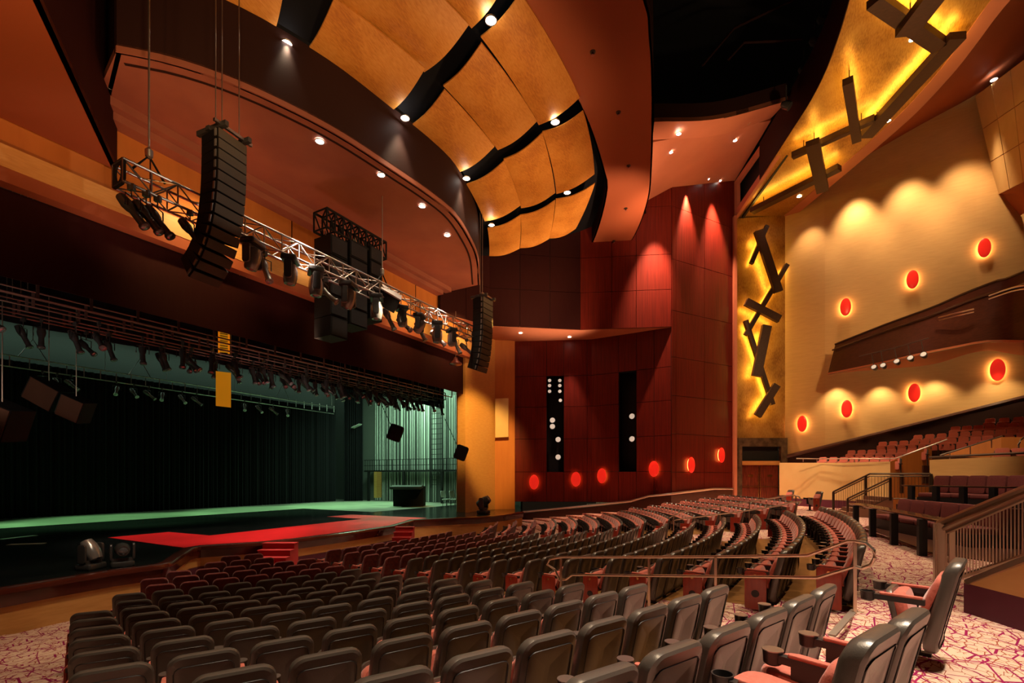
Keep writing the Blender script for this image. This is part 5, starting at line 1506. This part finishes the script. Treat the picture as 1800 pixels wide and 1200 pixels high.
# ---- sofa boxes
def sofa(label, a, b, hz, n, zf, rear=1.0, depth=.85, side=1, bh=.62):
    """upholstered bench along a-b (xy at its front edge), seats at hz"""
    t = thing('box_sofa', label, 'sofa', Vector(((a.x+b.x)/2, (a.y+b.y)/2, zf)), 0, 'maroon box sofas')
    d = (b-a); d.z = 0; L = d.length; d.normalize(); nn = Vector((-d.y, d.x, 0))*side; ang = math.atan2(d.y, d.x)
    c = (a+b)/2+nn*depth/2
    m = MB(); m.box((c.x, c.y, (zf+hz-.14)/2), (L, depth, hz-.14-zf), rz=ang); m.build('plinth', 'black', t, smooth=False)
    for i in range(n):
        u = (i+.5)/n; q = a.lerp(b, u)
        RM = Matrix.Rotation(ang, 3, 'Z')
        m = MB(); m.pillow(L/n*.98, depth*.95, .16, r=.06, k=2, M=RM @ Matrix.Rotation(math.radians(-90*side), 3, 'X'), c=(q.x, q.y, hz-.07)); m.build('seat_cushion', 'couch_fabric', t)
        p = q+nn*(depth*.82)
        m = MB(); m.pillow(L/n*.96, bh, .2, r=.08, k=2, M=RM @ Matrix.Rotation(-.12*side, 3, 'X'), c=(p.x, p.y, hz)); m.build('back_cushion', 'couch_fabric', t)
    c = (a+b)/2+nn*(depth+.08)
    m = MB(); m.box((c.x, c.y, (zf+hz+bh)/2-.02), (L+.1, .14, hz+bh-zf-.04), rz=ang); m.build('back_panel', 'dark_wood', t, smooth=False)
    return t
def counter(label, a, b, hz, zf, n, w_=.42):
    t = thing('drink_counter', label, 'counter table', Vector(((a.x+b.x)/2, (a.y+b.y)/2, zf)), 0, 'narrow drink counters')
    d = (b-a); d.z = 0; L = d.length; ang = math.atan2(d.y, d.x)
    m = MB(); m.pillow(L, w_, .05, r=.06, k=3, M=Matrix.Rotation(ang, 3, 'Z') @ Matrix.Rotation(-math.pi/2, 3, 'X'), c=((a.x+b.x)/2, (a.y+b.y)/2, hz)); m.build('table_top', 'table_top', t)
    for i in range(n):
        p = a.lerp(b, (i+.5)/n); m = MB(); m.box((p.x, p.y, (zf+hz)/2), (.14, .14, hz-zf-.02), rz=ang); m.build('leg', 'black', t, smooth=False)
# lower box
a, b = wd(1530, 925, 14.9), wd(1690, 985, 11.0); a.z = b.z = 0
m = MB(); far_a, far_b = wd(1500, 900, 18.2), wd(1860, 1010, 9.5)
q = [wd(1518, 915, 15.8), wd(1640, 972, 10.4), wd(1860, 1000, 8.4), wd(1860, 880, 14), wd(1560, 880, 18.2)]
m.prism([(v_.x, v_.y) for v_ in q], 0, .02); struct('floor_box_lower', m, 'dark_wood', smooth=False)
a = wd(1536, 900, 15.6); b = wd(1700, 900, 11.2)
sofa('lower maroon sofa in the front box beside the curving carpet aisle', a, b, .46, 6, .02, side=1, bh=.5)
a2 = wd(1492, 900, 15.8); b2 = wd(1652, 900, 9.3)
counter('long narrow counter in front of the lower sofa', a2, b2, .78, .0, 4)
# upper box
q = [wd(1575, 876, 16.6), wd(1780, 905, 13.0), wd(1860, 905, 12.2), wd(1860, 850, 15.6), wd(1620, 850, 19.2)]
m = MB(); m.prism([(v_.x, v_.y) for v_ in q], 0, .72); struct('floor_box_upper', m, 'dark_wood', smooth=False)
a = wd(1612, 876, 17.4); b = wd(1860, 876, 13.4)
sofa('upper maroon sofa in the rear box under the tan parapet', a, b, 1.08, 7, .72, side=1)
a2 = wd(1582, 876, 16.2); b2 = wd(1775, 876, 13.2)
counter('long narrow counter in front of the upper sofa', a2, b2, 1.36, .72, 4, .35)
# near railing, right edge
tp = [wd(1651, 920, 7.2), wd(1860, 835, 5.6)]; bt_ = [wd(1656, 1024, 7.2), wd(1860, 958, 5.6)]
balustrade('large near slatted balustrade at the right edge beside the aisle', tp, bt_, (0, .02, .98), .05, 34, 'rail_bronze')
t = thing('ramp_handrail', 'brass coloured handrail sloping in front of the near balustrade', 'handrail', wd(1672, 1030, 6.9))
m = MB(); m.tube([wd(1666, 934, 6.8), wd(1860, 850, 5.2)], .032, 8); m.build('rail', 'rail_bronze', t)
m = MB(); p = wd(1673, 934, 6.8); m.bar(p, Vector((p.x, p.y, .05)), .06, .06); m.build('post', 'rail_bronze', t)
# platform side with purple base, tan face
e0, e1 = wd(1694, 1028, 5.9), wd(1900, 1065, 4.6)
m = MB(); A = Vector((e0.x, e0.y, 0)); B = Vector((e1.x, e1.y, 0))
zt0, zt1 = wd(1694, 1026, 5.9).z, wd(1900, 1046, 4.6).z
m.slab([A, B, B+Vector((0, 0, .36)), A+Vector((0, 0, .36))], (.1, -.1, 0)); m.cur = 1
m.slab([A+Vector((0, 0, .36)), B+Vector((0, 0, .36)), Vector((B.x, B.y, wd(1900, 950, 4.6).z)), Vector((A.x, A.y, wd(1700, 1020, 5.9).z))], (.1, -.1, 0))
struct('wall_ramp_side', m, ['purple_base', 'tan_wall'], smooth=False)
t = thing('ramp_toe_rail', 'pale metal edge bar along the top of the ramp wall', 'edge bar', wd(1702, 1016, 5.8))
m = MB(); m.bar(wd(1700, 1023, 5.85), wd(1900, 944, 4.55), .05, .06); m.build('bar', 'rail_bronze', t)
# aisle step edge
t = thing('step_nosing', 'metal step edge beside the last near seats', 'step edge', wd(1480, 1095, 5))
a = wd(1502, 1072, 5.95); b = wd(1462, 1112, 5.0); a.z = b.z = .012
m = MB(); m.bar(a, b, .07, .02); m.build('strip', 'stair_nose', t)
# void: dim bent pipes
t = thing('catwalk_pipe', 'dim bent conduit pipes inside the black ceiling void', 'pipes', wd(1330, 60, 24))
m = MB(); m.tube([wd(1235, 115, 25), wd(1290, 50, 25), wd(1405, -5, 25)], .06, 6); m.tube([wd(1280, 105, 25), wd(1308, 75, 25), wd(1410, 70, 25)], .06, 6); m.build('pipe', 'maroon_ceiling', t)
for c, (px, py) in enumerate(((1446, 35), (1432, 73), (1413, 123), (1382, 185))):
    p = wd(px, py, 24); t = thing('void_spotlight', 'dark lamp at the edge of the ceiling void, %s from above' % nth(c), 'stage light', p, 0, 'lamps at the ceiling void')
    m = MB(); m.lathe([(.1, -.25), (.2, -.1), (.2, .2), (.15, .2)], n=12, M=Matrix.Rotation(2.2, 3, 'X')); m.build('can', 'fixture', t, local=True)
    m = MB(); m.tube([(0, 0, 0), (0, 0, 1.0)], .03, 5); m.build('arm', 'fixture', t, local=True)
p = wd(190, 147, 13.5); t = thing('portal_side_spotlight', 'small dark spotlight on the maroon wall left of the portal', 'stage light', p)
m = MB(); m.lathe([(.08, -.3), (.15, -.1), (.15, .15), (.12, .15)], n=12, M=Matrix.Rotation(1.9, 3, 'X')); m.build('can', 'fixture', t, local=True)
m = MB(); m.tube([(0, 0, 0), (-.3, .3, .2)], .03, 5); m.build('arm', 'fixture', t, local=True)
